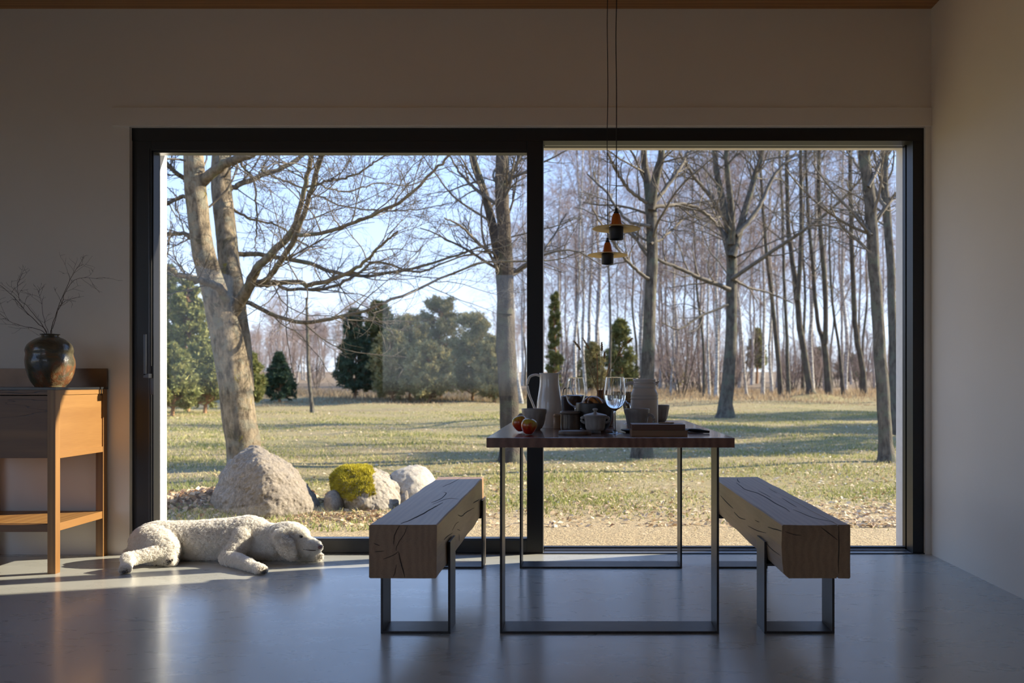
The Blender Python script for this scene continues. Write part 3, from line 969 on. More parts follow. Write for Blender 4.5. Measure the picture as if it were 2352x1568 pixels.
def wine_glass(label, loc):
    g = link('wine_glass', lathe_mesh('wine_glass', wp, 64), clear, loc=loc)
    return tag(g, label, 'wine glass', 'wine glasses on the table')


wine_glass('wine glass half full of water, standing foremost on the table', at(1412, 3.42))
wine_glass('empty wine glass between the white jug and the pastry bowl', at(1322, 3.81))
wine_glass('empty wine glass half hidden by the insulated jug', at(1449, 4.22))
wa = link('drinking_water', lathe_mesh('drinking_water', smooth_prof([(0.0, 0.0930), (0.0076, 0.0938), (0.0196, 0.0996), (0.0327, 0.1128), (0.0407, 0.1325), (0.0426, 0.148), (0.0424, 0.1510), (0.0424, 0.1510), (0.0, 0.1508)], 4), 64), water_m, loc=at(1412, 3.42))
tag(wa, 'clear water filling the lower half of the foremost wine glass', 'water')

jar = thing('stoneware_tumbler', 'dark brown stoneware tumbler behind the round wooden slab', 'tumbler', at(1310, 3.61))
link('tumbler_body', lathe_mesh('tumbler_body', smooth_prof([(0.0, 0.0), (0.036, 0.0), (0.0385, 0.003), (0.0405, 0.012), (0.0405, 0.04), (0.0405, 0.068), (0.0425, 0.071), (0.0425, 0.078), (0.041, 0.081), (0.038, 0.079), (0.0375, 0.06), (0.037, 0.012), (0.03, 0.007), (0, 0.007)], 3), 56, wob=0.01), ceramic_brown, jar)
link('rim_band', lathe_mesh('rim_band', [(0.0405, 0.072), (0.0432, 0.0725), (0.0432, 0.0775), (0.0405, 0.078), (0.0405, 0.072)], 56), simple('worn_rim', (0.20, 0.17, 0.14), 0.3), jar)

sug = thing('sugar_bowl', 'small dark grey lidded sugar bowl with two lugs', 'sugar bowl', at(1367, 3.43))
link('bowl', lathe_mesh('bowl', [(0.0, 0.0), (0.022, 0.0), (0.023, 0.006), (0.020, 0.009), (0.033, 0.012), (0.038, 0.022), (0.041, 0.045), (0.0435, 0.066), (0.0465, 0.068), (0.0465, 0.0705), (0.041, 0.0705), (0.038, 0.045), (0.03, 0.018), (0, 0.014)], 84, facets=12, fdepth=0.05, z_facet=(0.015, 0.06)), ceramic_grey, sug)
link('lid', lathe_mesh('lid', smooth_prof([(0.0, 0.070), (0.043, 0.070), (0.0435, 0.0725), (0.030, 0.0765), (0.014, 0.080), (0.0065, 0.083), (0.006, 0.087), (0.010, 0.092), (0.0085, 0.097), (0.0, 0.0985)], 3), 48), ceramic_grey, sug)
for sgn in (-1, 1):
    curve_tube('lug', [(sgn * 0.040, 0, 0.060), (sgn * 0.052, 0, 0.062), (sgn * 0.053, 0, 0.048), (sgn * 0.040, 0, 0.040)], [0.005, 0.005], ceramic_grey, sug, n=12, sides=8)

sl = link('round_slab', lathe_mesh('round_slab', [(0.0, 0.0), (0.061, 0.0), (0.063, 0.002), (0.0632, 0.012), (0.061, 0.0145), (0.0, 0.0148)], 64, wob=0.012), wood('grey_slab_wood', (0.19, 0.15, 0.12), (0.08, 0.06, 0.05), axis=0, rough=0.5, seed=3), loc=at(1321, 3.345))
tag(sl, 'round dark wooden slab lying at the front of the table', 'trivet')

ap_m = NT('apple_skin')
vv = ap_m.coords()
n1 = ap_m.noise(ap_m.coords((1, 1, 0.25)), 60, 4, 0.6)
sep = ap_m.n('ShaderNodeSeparateXYZ', {'Vector': vv})
g = ap_m.math('ADD', ap_m.math('MULTIPLY', sep.outputs[2], 9.0), ap_m.math('MULTIPLY', ap_m.math('ADD', n1, sep.outputs[0]), 0.6))
c = ap_m.ramp(g, [(0.42, (0.42, 0.025, 0.012)), (0.60, (0.50, 0.10, 0.02)), (0.78, (0.48, 0.40, 0.06))])
ap_m.principled(Base_Color=c, Roughness=0.25, Coat_Weight=0.3)
ap_prof = smooth_prof([(0.0, 0.006), (0.008, 0.0015), (0.014, 0.0), (0.022, 0.008), (0.0305, 0.026), (0.0315, 0.038), (0.026, 0.052), (0.014, 0.0585), (0.006, 0.055), (0.0, 0.0485)], 5)


def apple(label, loc, s, tilt, rz):
    a = thing('apple', label, 'apple', loc, rz, 'apples on the table corner')
    link('fruit', lathe_mesh('fruit', ap_prof, 40, wob=0.04, seed=rz), ap_m.m, a)
    curve_tube('stem', [(0, 0, 0.049), (0.001, 0, 0.056), (0.004, 0.001, 0.063)], [0.001, 0.0012], M['twig'], a, n=6, sides=6)
    a.scale = (s, s, s)
    a.rotation_euler = (tilt[0], tilt[1], rz)
    return a


apple('red and yellow apple in front, nearest the table corner', at(1213, 3.34) + Vector((0, 0, 0.0035)), 0.98, (0.12, 0.1, ), 0.4)
apple('redder apple tucked behind the front apple, against the mug', at(1199, 3.46) + Vector((0, 0, 0.009)), 0.99, (-0.1, 0.35), 2.2)

bowl = link('serving_bowl', lathe_mesh('serving_bowl', smooth_prof([(0.0, 0.0), (0.045, 0.0), (0.05, 0.004), (0.064, 0.02), (0.076, 0.06), (0.079, 0.095), (0.0785, 0.112), (0.076, 0.112), (0.074, 0.09), (0.066, 0.04), (0.045, 0.012), (0.0, 0.01)], 4), 56, wob=0.02), dark_bowl, loc=at(1366, 3.655))
tag(bowl, 'deep black serving bowl with a baked bun inside', 'bowl')
# striped bun: a ribbed ball
bm = bmesh.new()
bmesh.ops.create_uvsphere(bm, u_segments=56, v_segments=28, radius=1.0)
for v in bm.verts:
    a = math.atan2(v.co.y, v.co.x)
    rr = 1 - 0.13 * abs(math.sin(a * 4.5 + v.co.z * 1.4)) ** 6 * (1 - abs(v.co.z) ** 3)
    v.co = Vector((v.co.x * 0.047 * rr, v.co.y * 0.047 * rr, v.co.z * 0.036 * (rr * 0.4 + 0.6)))
for f_ in bm.faces:
    f_.smooth = True
me = bpy.data.meshes.new('baked_bun')
bm.to_mesh(me)
bm.free()
bun_m = NT('baked_crust')
vv = bun_m.coords()
wv = bun_m.n('ShaderNodeTexWave', {'Vector': vv, 'Scale': 14.0, 'Distortion': 3.5, 'Detail': 2.0}, bands_direction='DIAGONAL')
c = bun_m.ramp(wv.outputs['Fac'], [(0.25, (0.05, 0.02, 0.008)), (0.45, (0.28, 0.12, 0.035)), (0.8, (0.46, 0.22, 0.07))])
bun_m.principled(Base_Color=c, Roughness=0.4, Coat_Weight=0.2)
bun = link('baked_bun', me, bun_m.m, loc=at(1363, 3.64) + Vector((0, 0, 0.108)))
bun.rotation_euler = (0.12, 0.1, 0.2)
tag(bun, 'golden brown ribbed bun heaped in the black bowl', 'bun')

pot = thing('cooking_pot', 'dark metal pot with a flat lid and wire loop on top', 'pot', at(1318, 4.08))
pot_m = simple('dark_steel_pot', (0.10, 0.10, 0.105), 0.25, 0.9)
link('pot_body', lathe_mesh('pot_body', [(0.0, 0.0), (0.056, 0.0), (0.060, 0.005), (0.060, 0.128), (0.063, 0.130), (0.063, 0.132), (0.057, 0.132), (0.057, 0.006), (0, 0.006)], 48), pot_m, pot)
link('lid', lathe_mesh('lid', [(0.0, 0.132), (0.066, 0.132), (0.068, 0.134), (0.066, 0.136), (0.04, 0.140), (0.0, 0.142)], 48), pot_m, pot)
curve_tube('lid_handle', [(-0.052, 0, 0.134), (-0.050, 0, 0.158), (-0.042, 0, 0.172), (-0.020, 0, 0.174), (-0.012, 0, 0.160), (-0.004, 0, 0.140)], [0.0025, 0.0025], pot_m, pot, n=20, sides=8)

gb = thing('small_canister', 'tiny pale wooden canister wedged between jug and tumbler', 'canister', at(1283, 3.78))
can_m = simple('pale_turned_wood', (0.36, 0.25, 0.15), 0.5, var=0.15)
link('canister_body', lathe_mesh('canister_body', [(0.0, 0.0), (0.021, 0.0), (0.0225, 0.003), (0.0225, 0.052), (0.0, 0.052)], 32), can_m, gb)
link('lid', lathe_mesh('lid', [(0.0, 0.0515), (0.0235, 0.0515), (0.0235, 0.060), (0.021, 0.063), (0.0, 0.064)], 32), can_m, gb)
for zz in range(4):
    pass

# bud vase with dried wheat
vz = at(1379, 3.99)
clay = simple('brown_clay', (0.16, 0.085, 0.05), 0.5, var=0.3, scale=25, bump=0.3)
bv = link('bud_vase', lathe_mesh('bud_vase', smooth_prof([(0.0, 0.0), (0.052, 0.0), (0.058, 0.01), (0.068, 0.04), (0.066, 0.075), (0.045, 0.105), (0.022, 0.125), (0.0165, 0.145), (0.0165, 0.160), (0.0185, 0.164), (0.016, 0.165), (0.0135, 0.160), (0.0135, 0.12), (0.05, 0.07), (0.04, 0.01), (0.0, 0.008)], 4), 48, wob=0.02), clay, loc=vz)
tag(bv, 'small brown clay bud vase holding wheat behind the bowl', 'vase')
wheat_m = simple('dried_wheat', (0.48, 0.32, 0.15), 0.7, var=0.3, scale=80)
stalk_m = simple('dried_stalk', (0.40, 0.31, 0.17), 0.65, var=0.2)
stick_m = simple('orange_stick', (0.52, 0.21, 0.05), 0.5)


def zt(u, v):
    return (1130 + u / 3.92, 740 + v / 3.92)


def wheat(label, pts, ear_at, yy, seed):
    rng = random.Random(seed)
    p3 = [P(*zt(u, v), y_) for (u, v), y_ in zip(pts, np.linspace(3.99, yy, len(pts)))]
    w = thing('wheat_stalk', label, 'wheat', (vz.x, vz.y, TZ + .12), group='dried wheat in the bud vase')
    off = Vector(w.location)
    loc = [p - off for p in p3]
    path = resample([tuple(p) for p in loc], 30)
    curve_tube('stalk', path[::2], [0.0012, 0.0009], stalk_m, w, n=30, sides=6)
    bm = bmesh.new()
    k0 = int(30 * ear_at)
    for i in range(k0, 30):
        for side in range(3):
            c0 = Vector(path[i])
            tg = (Vector(path[min(29, i + 1)]) - Vector(path[i - 1])).normalized()
            az = side * 2.1 + (i % 2) * 1.05
            ref = Vector((0, 1, 0))
            u_ = tg.cross(ref).normalized()
            w_ = tg.cross(u_)
            out = (u_ * math.cos(az) + w_ * math.sin(az))
            fr = (i - k0) / (30 - k0)
            s = 1.0 - 0.45 * fr if fr > .3 else 0.8
            m4 = Matrix.Translation(c0 + out * 0.0038 * s) @ (tg * 0.9 + out * 0.35).to_track_quat('Z', 'Y').to_matrix().to_4x4() @ Matrix.Diagonal((0.0030 * s, 0.0030 * s, 0.0064 * s, 1))
            bmesh.ops.create_icosphere(bm, subdivisions=1, radius=1.0, matrix=m4)
    me = bpy.data.meshes.new('ear')
    bm.to_mesh(me)
    bm.free()
    link('ear', me, wheat_m, w)
    return w


base_uv = (965, 700)
wheat('outermost wheat ear leaning furthest towards the white jug', [base_uv, (940, 600), (895, 470), (850, 350), (815, 275), (775, 215), (738, 170)], 0.76, 3.92, 1)
wheat('tall wheat ear second in from the white jug side', [base_uv, (950, 590), (925, 450), (890, 290), (860, 215), (818, 145)], 0.74, 4.0, 2)
wheat('upright wheat ear in the middle of the bunch', [base_uv, (975, 590), (985, 450), (990, 300), (990, 240), (988, 182)], 0.75, 3.95, 3)
wheat('short wheat ear standing just below the upright middle one', [base_uv, (980, 600), (995, 480), (1008, 365), (1012, 310), (1014, 270)], 0.74, 4.03, 4)
wheat('wheat ear leaning towards the insulated jug, lower of the pair', [base_uv, (1010, 570), (1060, 450), (1110, 340), (1135, 295), (1180, 195)], 0.78, 3.9, 5)
wheat('wheat ear reaching furthest over the insulated jug', [base_uv, (1015, 560), (1068, 430), (1125, 320), (1185, 215), (1225, 180), (1262, 145)], 0.82, 4.02, 6)
o = curve_tube('dried_leaf_stem', [tuple(P(*zt(u, v), 3.97)) for u, v in ((970, 690), (930, 560), (900, 470), (880, 410), (850, 365), (800, 375))], [0.0012, 0.0022, 0.0024, 0.0006], stalk_m, n=20, sides=6)
tag(o, 'curled dry leaf stem drooping among the wheat', 'dried stem')
for lbl, a, b in (('tall orange stick standing upright in the bud vase', (958, 690), (944, 278)), ('short orange stick leaning in the bud vase', (985, 690), (1058, 368)),
                  ('orange stick seen through the foremost wine glass bowl', (1020, 720), (1078, 500))):
    yy = 3.96
    o = curve_tube('stick', [tuple(P(*zt(*a), yy)), tuple(P(*zt((a[0] + b[0]) / 2, (a[1] + b[1]) / 2), yy)), tuple(P(*zt(*b), yy))], [0.0018, 0.0018], stick_m, n=8, sides=8)
    tag(o, lbl, 'stick')

# little wooden stand with a straw basket
wst = thing('wooden_stand', 'little reddish wooden stand under the straw basket', 'stand', at(1426, 4.33))
wd = wood('reddish_wood', (0.30, 0.15, 0.08), (0.15, 0.07, 0.04), axis=0, seed=6)
link('stand_top', box_obj('tmp', wd, (-0.055, 0.055, -0.05, 0.05, 0.085, 0.105), bevel=0.002).data, wd, wst)
for a_ in (-0.048, 0.030):
    for b_ in (-0.045, 0.027):
        link('leg', box_obj('tmp', wd, (a_, a_ + .018, b_, b_ + .018, 0.0, 0.086), bevel=0.001).data, wd, wst)
for o in [x for x in bpy.data.objects if x.name.startswith('tmp')]:
    bpy.data.objects.remove(o)
tor = []
straw_m = simple('plaited_straw', (0.50, 0.38, 0.20), 0.8, var=0.35, scale=90, bump=0.5)
for i in range(9):
    z = 0.108 + i * 0.0055
    r = 0.045 + 0.010 * math.sin(i / 8 * 2.2)
    th_ = np.linspace(0, 2 * np.pi, 49)
    pp = np.stack([np.cos(th_) * (r + 0.0012 * np.cos(th_ * 16 + i * math.pi)), np.sin(th_) * (r + 0.0012 * np.cos(th_ * 16 + i * math.pi)), np.full(49, z)], 1)[None]
    tor.append(tubes(pp, np.full((1, 49), 0.0034), 6))
th_ = np.linspace(0, 14 * np.pi, 220)
rr_ = np.linspace(0.045, 0.002, 220)
tor.append(tubes(np.stack([np.cos(th_) * rr_, np.sin(th_) * rr_, np.full(220, 0.1085)], 1)[None], np.full((1, 220), 0.0034), 6))
v, f = join_arrays(tor)
o = link('straw_basket', raw_mesh('straw_basket', v, f, True), straw_m, loc=at(1428, 4.33))
tag(o, 'small round straw basket seen behind the foremost wine glass', 'basket')

# wooden block with its darker lid, flat bread, plate, knife
blk = thing('wooden_box', 'flat wooden box with a darker lid at the front table edge', 'box', at(1517, 3.31))
lw_ = wood('pale_box_wood', (0.34, 0.20, 0.11), (0.22, 0.12, 0.065), axis=0, rough=0.5, seed=8)
dw_ = wood('dark_lid_wood', (0.19, 0.085, 0.05), (0.09, 0.04, 0.026), axis=0, rough=0.4, seed=9)
x = blk.location.x
adopt(blk, box_obj('box_body', lw_, (P(1451, 0, 3.25).x, P(1580, 0, 3.25).x, 3.255, 3.375, TZ, TZ + 0.0215), bevel=0.0012),
      box_obj('lid', dw_, (P(1451.5, 0, 3.25).x, P(1574, 0, 3.25).x, 3.25, 3.37, TZ + 0.022, TZ + 0.0435), bevel=0.0012))
for c_ in blk.children:
    c_.location = -blk.location
cr = link('flatbread', lathe_mesh('flatbread', [(0.0, 0.0), (0.028, 0.0), (0.031, 0.002), (0.029, 0.004), (0.0, 0.005)], 40, wob=0.1), simple('crispbread', (0.34, 0.22, 0.12), 0.8, var=0.4, bump=0.6, scale=90), loc=P(1531, 0, 3.32) * 1)
cr.location = (P(1531, 0, 3.32).x, 3.32, TZ + 0.0437)
cr.scale = (1.0, 0.6, 1)
tag(cr, 'small crisp flatbread lying on the wooden box lid', 'bread')
pl = link('small_plate', lathe_mesh('small_plate', smooth_prof([(0.0, 0.0), (0.03, 0.0), (0.034, 0.003), (0.05, 0.009), (0.052, 0.012), (0.049, 0.0125), (0.032, 0.006), (0.0, 0.004)], 4), 48), dark_bowl, loc=at(1456, 3.47))
tag(pl, 'dark small plate half behind the wooden box', 'plate')
kn = thing('knife', 'dark handled knife with its handle past the wooden box', 'knife', at(1600, 3.44))
kx0 = P(1570, 0, 3.44).x - kn.location.x
kx1 = P(1629, 0, 3.42).x - kn.location.x
bl = box_obj('blade', simple('knife_steel', (0.35, 0.35, 0.36), 0.25, 1.0), (kx0 - .09, kx0 + .05, -0.008, 0.012, 0.002, 0.0045), kn)
hd = curve_tube('handle', [(kx0 + .02, 0.0, 0.012), (kx0 + .05, -0.01, 0.010), (kx1, -0.028, 0.006)], [0.0055, 0.0075, 0.005], M['black'], kn, n=14, sides=8)
bk = box_obj('folded_case', simple('grey_leather', (0.10, 0.085, 0.075), 0.6), (P(1576, 0, 3.5).x, P(1613, 0, 3.5).x, 3.47, 3.56, TZ, TZ + .012), bevel=0.003)
tag(bk, 'flat grey leather case behind the knife handle', 'case')


# ------------------------------------------------------------------ the garden
MOUNDS = [(P(1862, 0, 33.5).x, 33.5, 1.1, 0.22), (P(1600, 0, 30).x, 30.0, 3, 0.1)]


def ground_h(x, y):
    x = np.asarray(x, dtype=float)
    y = np.asarray(y, dtype=float)
    h = -0.08 + 0.015 * np.maximum(0, y - 8)
    f = np.clip((y - 6) / 6, 0, 1)
    h = h + f * (0.035 * np.sin(x * 0.55 + 1.3) * np.sin(y * 0.4) + 0.02 * np.sin(x * 1.7 + y * 0.9))
    for mx, my, mr, mh in MOUNDS:
        h = h + mh * np.exp(-((x - mx) ** 2 + (y - my) ** 2) / mr ** 2)
    return h


def ground_pt(px, py):
    """where the lawn is seen at this pixel"""
    yy = 2300.0 / (py - 848.0)
    for _ in range(6):
        x = (px - VX) * yy / F
        h = float(ground_h(x, yy))
        yy = (EYE - h) * F / (py - VY) if py > VY + 2 else yy
    return Vector(((px - VX) * yy / F, yy, float(ground_h((px - VX) * yy / F, yy))))


rows = np.concatenate([np.linspace(5.02, 12, 90), np.geomspace(12.15, 420, 110)])
cols = 150
gv, gf = [], []
for yy in rows:
    xs = np.linspace(-1, 1, cols)
    xs = np.sign(xs) * np.abs(xs) ** 1.3 * (yy * 1.1 + 14) + 2
    hh = ground_h(xs, np.full(cols, yy))
    gv.append(np.stack([xs, np.full(cols, yy), hh], 1))
gv = np.concatenate(gv)
for i in range(len(gv)):
    if gv[i, 1] < 45:
        q = noise.noise(Vector((gv[i, 0] * 2.2, gv[i, 1] * 2.2, 0)))
        gv[i, 2] += 0.014 * q * min(1, (gv[i, 1] - 5) / 3)
R_, C_ = len(rows), cols
ii = np.arange(R_ - 1)[:, None] * C_
jj = np.arange(C_ - 1)[None, :]
gf = np.stack([ii + jj, ii + jj + 1, ii + jj + C_ + 1, ii + jj + C_], -1).reshape(-1, 4)
o = link('ground', raw_mesh('ground', gv, gf, True), M['ground'])
o['kind'] = 'structure'

back_ground = box_obj('ground', M['ground'], [(-60, 60, -60, 5.03, -0.4, -0.15)])
back_ground['kind'] = 'structure'

rng = np.random.default_rng(5)


def scatter_cards(name, label, n, xy, size, mat, tint, lift=0.006, flat=0.35, group=None):
    """small bent leaves lying on the lawn"""
    x, y = xy
    h = ground_h(x, y) + lift
    s = size[0] + (size[1] - size[0]) * rng.random(n)
    az = rng.uniform(0, 2 * np.pi, n)
    nrm = unit(np.stack([rng.normal(0, flat, n), rng.normal(0, flat, n), np.ones(n)], 1))
    a = np.stack([np.cos(az), np.sin(az), np.zeros(n)], 1)
    a = unit(a - (a * nrm).sum(1, keepdims=True) * nrm)
    b = np.cross(nrm, a)
    c = np.stack([x, y, h], 1)
    curl = rng.uniform(0.1, 0.6, n)[:, None] * s[:, None]
    p = [c - a * s[:, None], c + b * s[:, None] * 0.6 + nrm * curl, c + a * s[:, None] + nrm * curl * 0.4, c - b * s[:, None] * 0.6 + nrm * curl * 0.8]
    v = np.stack(p, 1).reshape(-1, 3)
    base = np.arange(n)[:, None] * 4
    f = np.concatenate([base + np.array([[0, 1, 2]]), base + np.array([[0, 2, 3]])], 0)
    tt = np.concatenate([tint, tint])
    o = link(name, raw_mesh(name, v, f, False, tt), mat)
    return tag(o, label, 'leaves', kind='stuff')


# fallen leaves: thick under the trees to the right, a heap beside the boulder
n = 42000
yy = 6.2 + (34 - 6.2) * rng.random(n) ** 1.5
xx = rng.uniform(-0.5, 0.42, n) * yy * 1.05
dens = 0.5 + 0.5 * np.sin(xx * 0.9 + yy * 0.8) * np.sin(yy * 1.3 - xx * 0.3)
keep = (rng.random(n) < 0.12 + 0.75 * dens * np.clip(0.3 + (xx + yy * 0.25) / (yy * 0.4), 0.12, 1))
xx, yy = xx[keep], yy[keep]
n = len(xx)
scatter_cards('fallen_leaves', 'pale dry leaves strewn over the sunlit lawn', n, (xx, yy), (0.014, 0.031), M['leaf'], np.clip(rng.normal(0.6, 0.25, n), 0, 1))
c0 = ground_pt(450, 1160)
n = 1500
xx = rng.normal(c0.x, 0.42, n)
yy = rng.normal(c0.y + 0.3, 0.30, n)
lift = 0.0 + 0.10 * np.exp(-((xx - c0.x) ** 2 + (yy - c0.y - .3) ** 2) / 0.12) * rng.random(n) + .006
scatter_cards('leaf_heap', 'heap of crisp brown leaves against the left side of the large boulder', n, (xx, yy), (0.018, 0.045), M['leaf'], np.clip(rng.normal(0.3, 0.3, n), 0, 1), lift, 0.7)
c1 = ground_pt(800, 1185)
n = 700
xx = rng.uniform(c1.x - 0.4, c1.x + 1.0, n)
yy = c1.y + rng.normal(-0.1, 0.14, n)
scatter_cards('dead_leaves', 'thin line of dead leaves along the foot of the mossy rock', n, (xx, yy), (0.012, 0.03), M['leaf'], np.clip(rng.normal(0.2, 0.25, n), 0, 1), .008, 0.6)

# grass blades
n = 150000
yy = 6.0 + (24 - 6.0) * rng.random(n) ** 1.35
xx = rng.uniform(-0.5, 0.42, n) * yy * 1.05
pn = np.sin(xx * 1.3 + np.sin(yy * 1.1) * 2) * np.sin(yy * 1.9 + xx * 0.6)
keep = (rng.random(n) < 0.55 + 0.45 * pn) & (rng.random(n) < np.clip((yy - 6.2 + 0.8 * pn) / 2.2, 0.03, 1))
xx, yy, pn = xx[keep], yy[keep], pn[keep]
n = len(xx)
hgt = rng.uniform(0.015, 0.045, n) * (1 + 0.3 * pn)
az = rng.uniform(0, 2 * np.pi, n)
wd_ = rng.uniform(0.003, 0.006, n) * (0.7 + yy / 14)
base = np.stack([xx, yy, ground_h(xx, yy) - 0.004], 1)
side = np.stack([np.cos(az), np.sin(az), np.zeros(n)], 1) * wd_[:, None]
lean = np.stack([rng.normal(0, 0.5, n), rng.normal(0, 0.5, n), np.ones(n)], 1) * hgt[:, None]
v = np.stack([base - side, base + side, base + lean], 1).reshape(-1, 3)
f = (np.arange(n)[:, None] * 3 + np.array([[0, 1, 2]]))
tint = np.clip(0.55 + 0.25 * rng.normal(0, 1, n) - 0.22 * pn - 0.12 * (yy < 9), 0, 1)
o = link('grass', raw_mesh('grass', v, f, False, tint), M['grass'])
tag(o, 'short dry and green grass blades over the lawn', 'grass', kind='stuff')

# tall dry grass and scrub in front of the wood edge
n = 30000
yy = rng.uniform(27, 46, n)
px_ = rng.uniform(600, 2100, n)
xx = (px_ - VX) * yy / F
hgt = rng.uniform(0.10, 0.42, n) * (0.5 + 0.5 * np.sin(xx * 0.7) * np.sin(yy * 0.5 + xx * .2) + 0.25) * np.clip((yy - 26) / 10, 0.2, 1)
az = rng.uniform(0, 2 * np.pi, n)
base = np.stack([xx, yy, ground_h(xx, yy) - 0.01], 1)
side = np.stack([np.cos(az), np.sin(az), np.zeros(n)], 1) * rng.uniform(0.008, 0.02, n)[:, None]
lean = np.stack([rng.normal(0, 0.35, n), rng.normal(0, 0.35, n), np.ones(n)], 1) * hgt[:, None]
v = np.stack([base - side, base + side, base + lean], 1).reshape(-1, 3)
f = (np.arange(n)[:, None] * 3 + np.array([[0, 1, 2]]))
o = link('dry_scrub', raw_mesh('dry_scrub', v, f, False, np.clip(rng.normal(0.45, 0.25, n), 0, 1)), tinted('straw_scrub', [(0.20, 0.12, 0.07), (0.36, 0.26, 0.15), (0.52, 0.42, 0.26)], 0.85, 0.3))
tag(o, 'straw coloured dead grass along the edge of the wood', 'grass', kind='stuff')


# ------------------------------------------------------------------ boulders
def rock(name, label, outline_pts, mat, seed, amp=0.02, sub=5, parent=None):
    """outline_pts: corners of the stone in place coordinates"""
    bm = bmesh.new()
    for p in outline_pts:
        bm.verts.new(p)
    bmesh.ops.convex_hull(bm, input=bm.verts)
    for v in [v for v in bm.verts if not v.link_faces]:
        bm.verts.remove(v)
    bmesh.ops.triangulate(bm, faces=bm.faces)
    c = sum((v.co for v in bm.verts), Vector()) / len(bm.verts)
    for it in range(sub):
        long_e = [e for e in bm.edges if e.calc_length() > 0.9 * (0.5 ** it) * 0.35]
        if not long_e:
            break
        bmesh.ops.subdivide_edges(bm, edges=long_e, cuts=1, use_grid_fill=True)
        bmesh.ops.triangulate(bm, faces=bm.faces)
        bmesh.ops.smooth_vert(bm, verts=bm.verts, factor=0.5 if it < 3 else 0.3, use_axis_x=True, use_axis_y=True, use_axis_z=True)
    lo0 = Vector([min(Vector(p)[i] for p in outline_pts) for i in range(3)])
    hi0 = Vector([max(Vector(p)[i] for p in outline_pts) for i in range(3)])
    lo1 = Vector([min(v.co[i] for v in bm.verts) for i in range(3)])
    hi1 = Vector([max(v.co[i] for v in bm.verts) for i in range(3)])
    for v in bm.verts:
        v.co = Vector([lo0[i] + (v.co[i] - lo1[i]) * (hi0[i] - lo0[i]) / (hi1[i] - lo1[i]) for i in range(3)])
    for v in bm.verts:
        n_ = (v.co - c).normalized()
        q = noise.fractal(v.co * 3.5 + Vector((seed, 0, 0)), 0.8, 2.2, 5) * amp + noise.fractal(v.co * 26 + Vector((seed, 0, 0)), 0.9, 2.0, 3) * amp * 0.22
        v.co += n_ * q
        v.co -= c
    for f_ in bm.faces:
        f_.smooth = True
    me = bpy.data.meshes.new(name)
    bm.to_mesh(me)
    bm.free()
    o = link(name, me, mat, parent, loc=c)
    if label:
        tag(o, label, 'boulder', 'boulders outside the window')
    return o


by = 7.0
B = lambda px, py, d=0.0: P(px, py, by + d)
rock('boulder', 'largest granite boulder, peaked, in front of the leaning tree trunk',
     [B(505, 1190, 0.15), B(512, 1150, .1), B(522, 1100, .15), B(545, 1055, .1), B(575, 1028, .2), B(610, 1030, .2), B(598, 1034, -.02), B(650, 1050, .2), B(700, 1095, .2), B(735, 1150, .15), B(738, 1190, .2),
      B(620, 1080, -.32), B(615, 1195, -.45), B(560, 1195, -.2), B(690, 1195, -.2), B(540, 1180, .8), B(720, 1180, .75), B(600, 1050, .65), B(670, 1090, .7), B(600, 1215, .1)], M['boulder'], 2.0, 0.035, 6)
mb = [B(790, 1180, .3), B(770, 1100, .35), B(765, 1085, .4), B(800, 1076, .35), B(850, 1075, .4), B(885, 1085, .4), B(925, 1115, .4), B(925, 1190, .35), B(850, 1190, -.05), B(900, 1185, .1), B(850, 1120, .1),
      B(790, 1180, .9), B(920, 1180, .9), B(800, 1090, .8), B(880, 1090, .85)]
r2 = rock('boulder', 'low cracked boulder with a cushion of yellow moss on top', mb, M['boulder_pale'], 5.0, 0.04, 6)
rock('boulder', 'small grey knobbly stone beside the mossy boulder, next to the largest one',
     [B(745, 1182, .2), B(742, 1150, .2), B(752, 1128, .2), B(775, 1122, .22), B(793, 1140, .2), B(798, 1170, .2), B(790, 1190, .1), B(770, 1188, -.05), B(760, 1150, 0.02), B(760, 1180, .45), B(790, 1180, .45), B(770, 1130, .4)], M['boulder'], 9.0, 0.03, 5)
rock('boulder', 'smooth whitish boulder behind the far end of the left bench',
     [B(885, 1100, .6), B(905, 1078, .65), B(945, 1068, .7), B(975, 1072, .7), B(1000, 1090, .7), B(1015, 1130, .7), B(1020, 1190, .7), B(920, 1190, .4), B(985, 1180, .3), B(960, 1110, .4), B(900, 1180, 1.1), B(1000, 1180, 1.1), B(960, 1085, 1.0)],
     stone_mat('whitish_stone', (0.40, 0.355, 0.285), (0.28, 0.24, 0.19), (0.48, 0.43, 0.36)), 12.0, 0.025, 5)
rock('stone', None, [B(918, 1165, .1), B(922, 1135, .12), B(935, 1125, .12), B(940, 1160, .1), B(935, 1175, .0), B(925, 1165, .25), B(938, 1135, .25)], M['boulder'], 3.0, 0.01, 4)
for o in bpy.data.objects:
    if o.name == 'stone':
        tag(o, 'small brown stone leaning on the whitish boulder', 'stone')

# moss cushion: tufts standing on the top of the second boulder
me = r2.data
me.calc_loop_triangles()
tri = np.array([t_.vertices[:] for t_ in me.loop_triangles])
co = np.array([v.co[:] for v in me.vertices]) + np.array(r2.location)
cen = co[tri].mean(1)
nor = np.array([t_.normal[:] for t_ in me.loop_triangles])
ppx = VX + cen[:, 0] / cen[:, 1] * F
ppy = VY - (cen[:, 2] - EYE) / cen[:, 1] * F
edge_ = np.array([noise.noise(Vector(c_) * 9) for c_ in cen]) * 22
inside = (ppx > 758 + edge_ * .4) & (ppx < 856 + edge_) & (ppy < 1128 + edge_ + (ppx < 830) * 14) & (nor[:, 1] < 0.6)
area = np.linalg.norm(np.cross(co[tri[:, 1]] - co[tri[:, 0]], co[tri[:, 2]] - co[tri[:, 0]]), axis=1) * inside
idx = rng.choice(len(tri), 16000, p=area / area.sum())
w_ = rng.dirichlet((1, 1, 1), 16000)
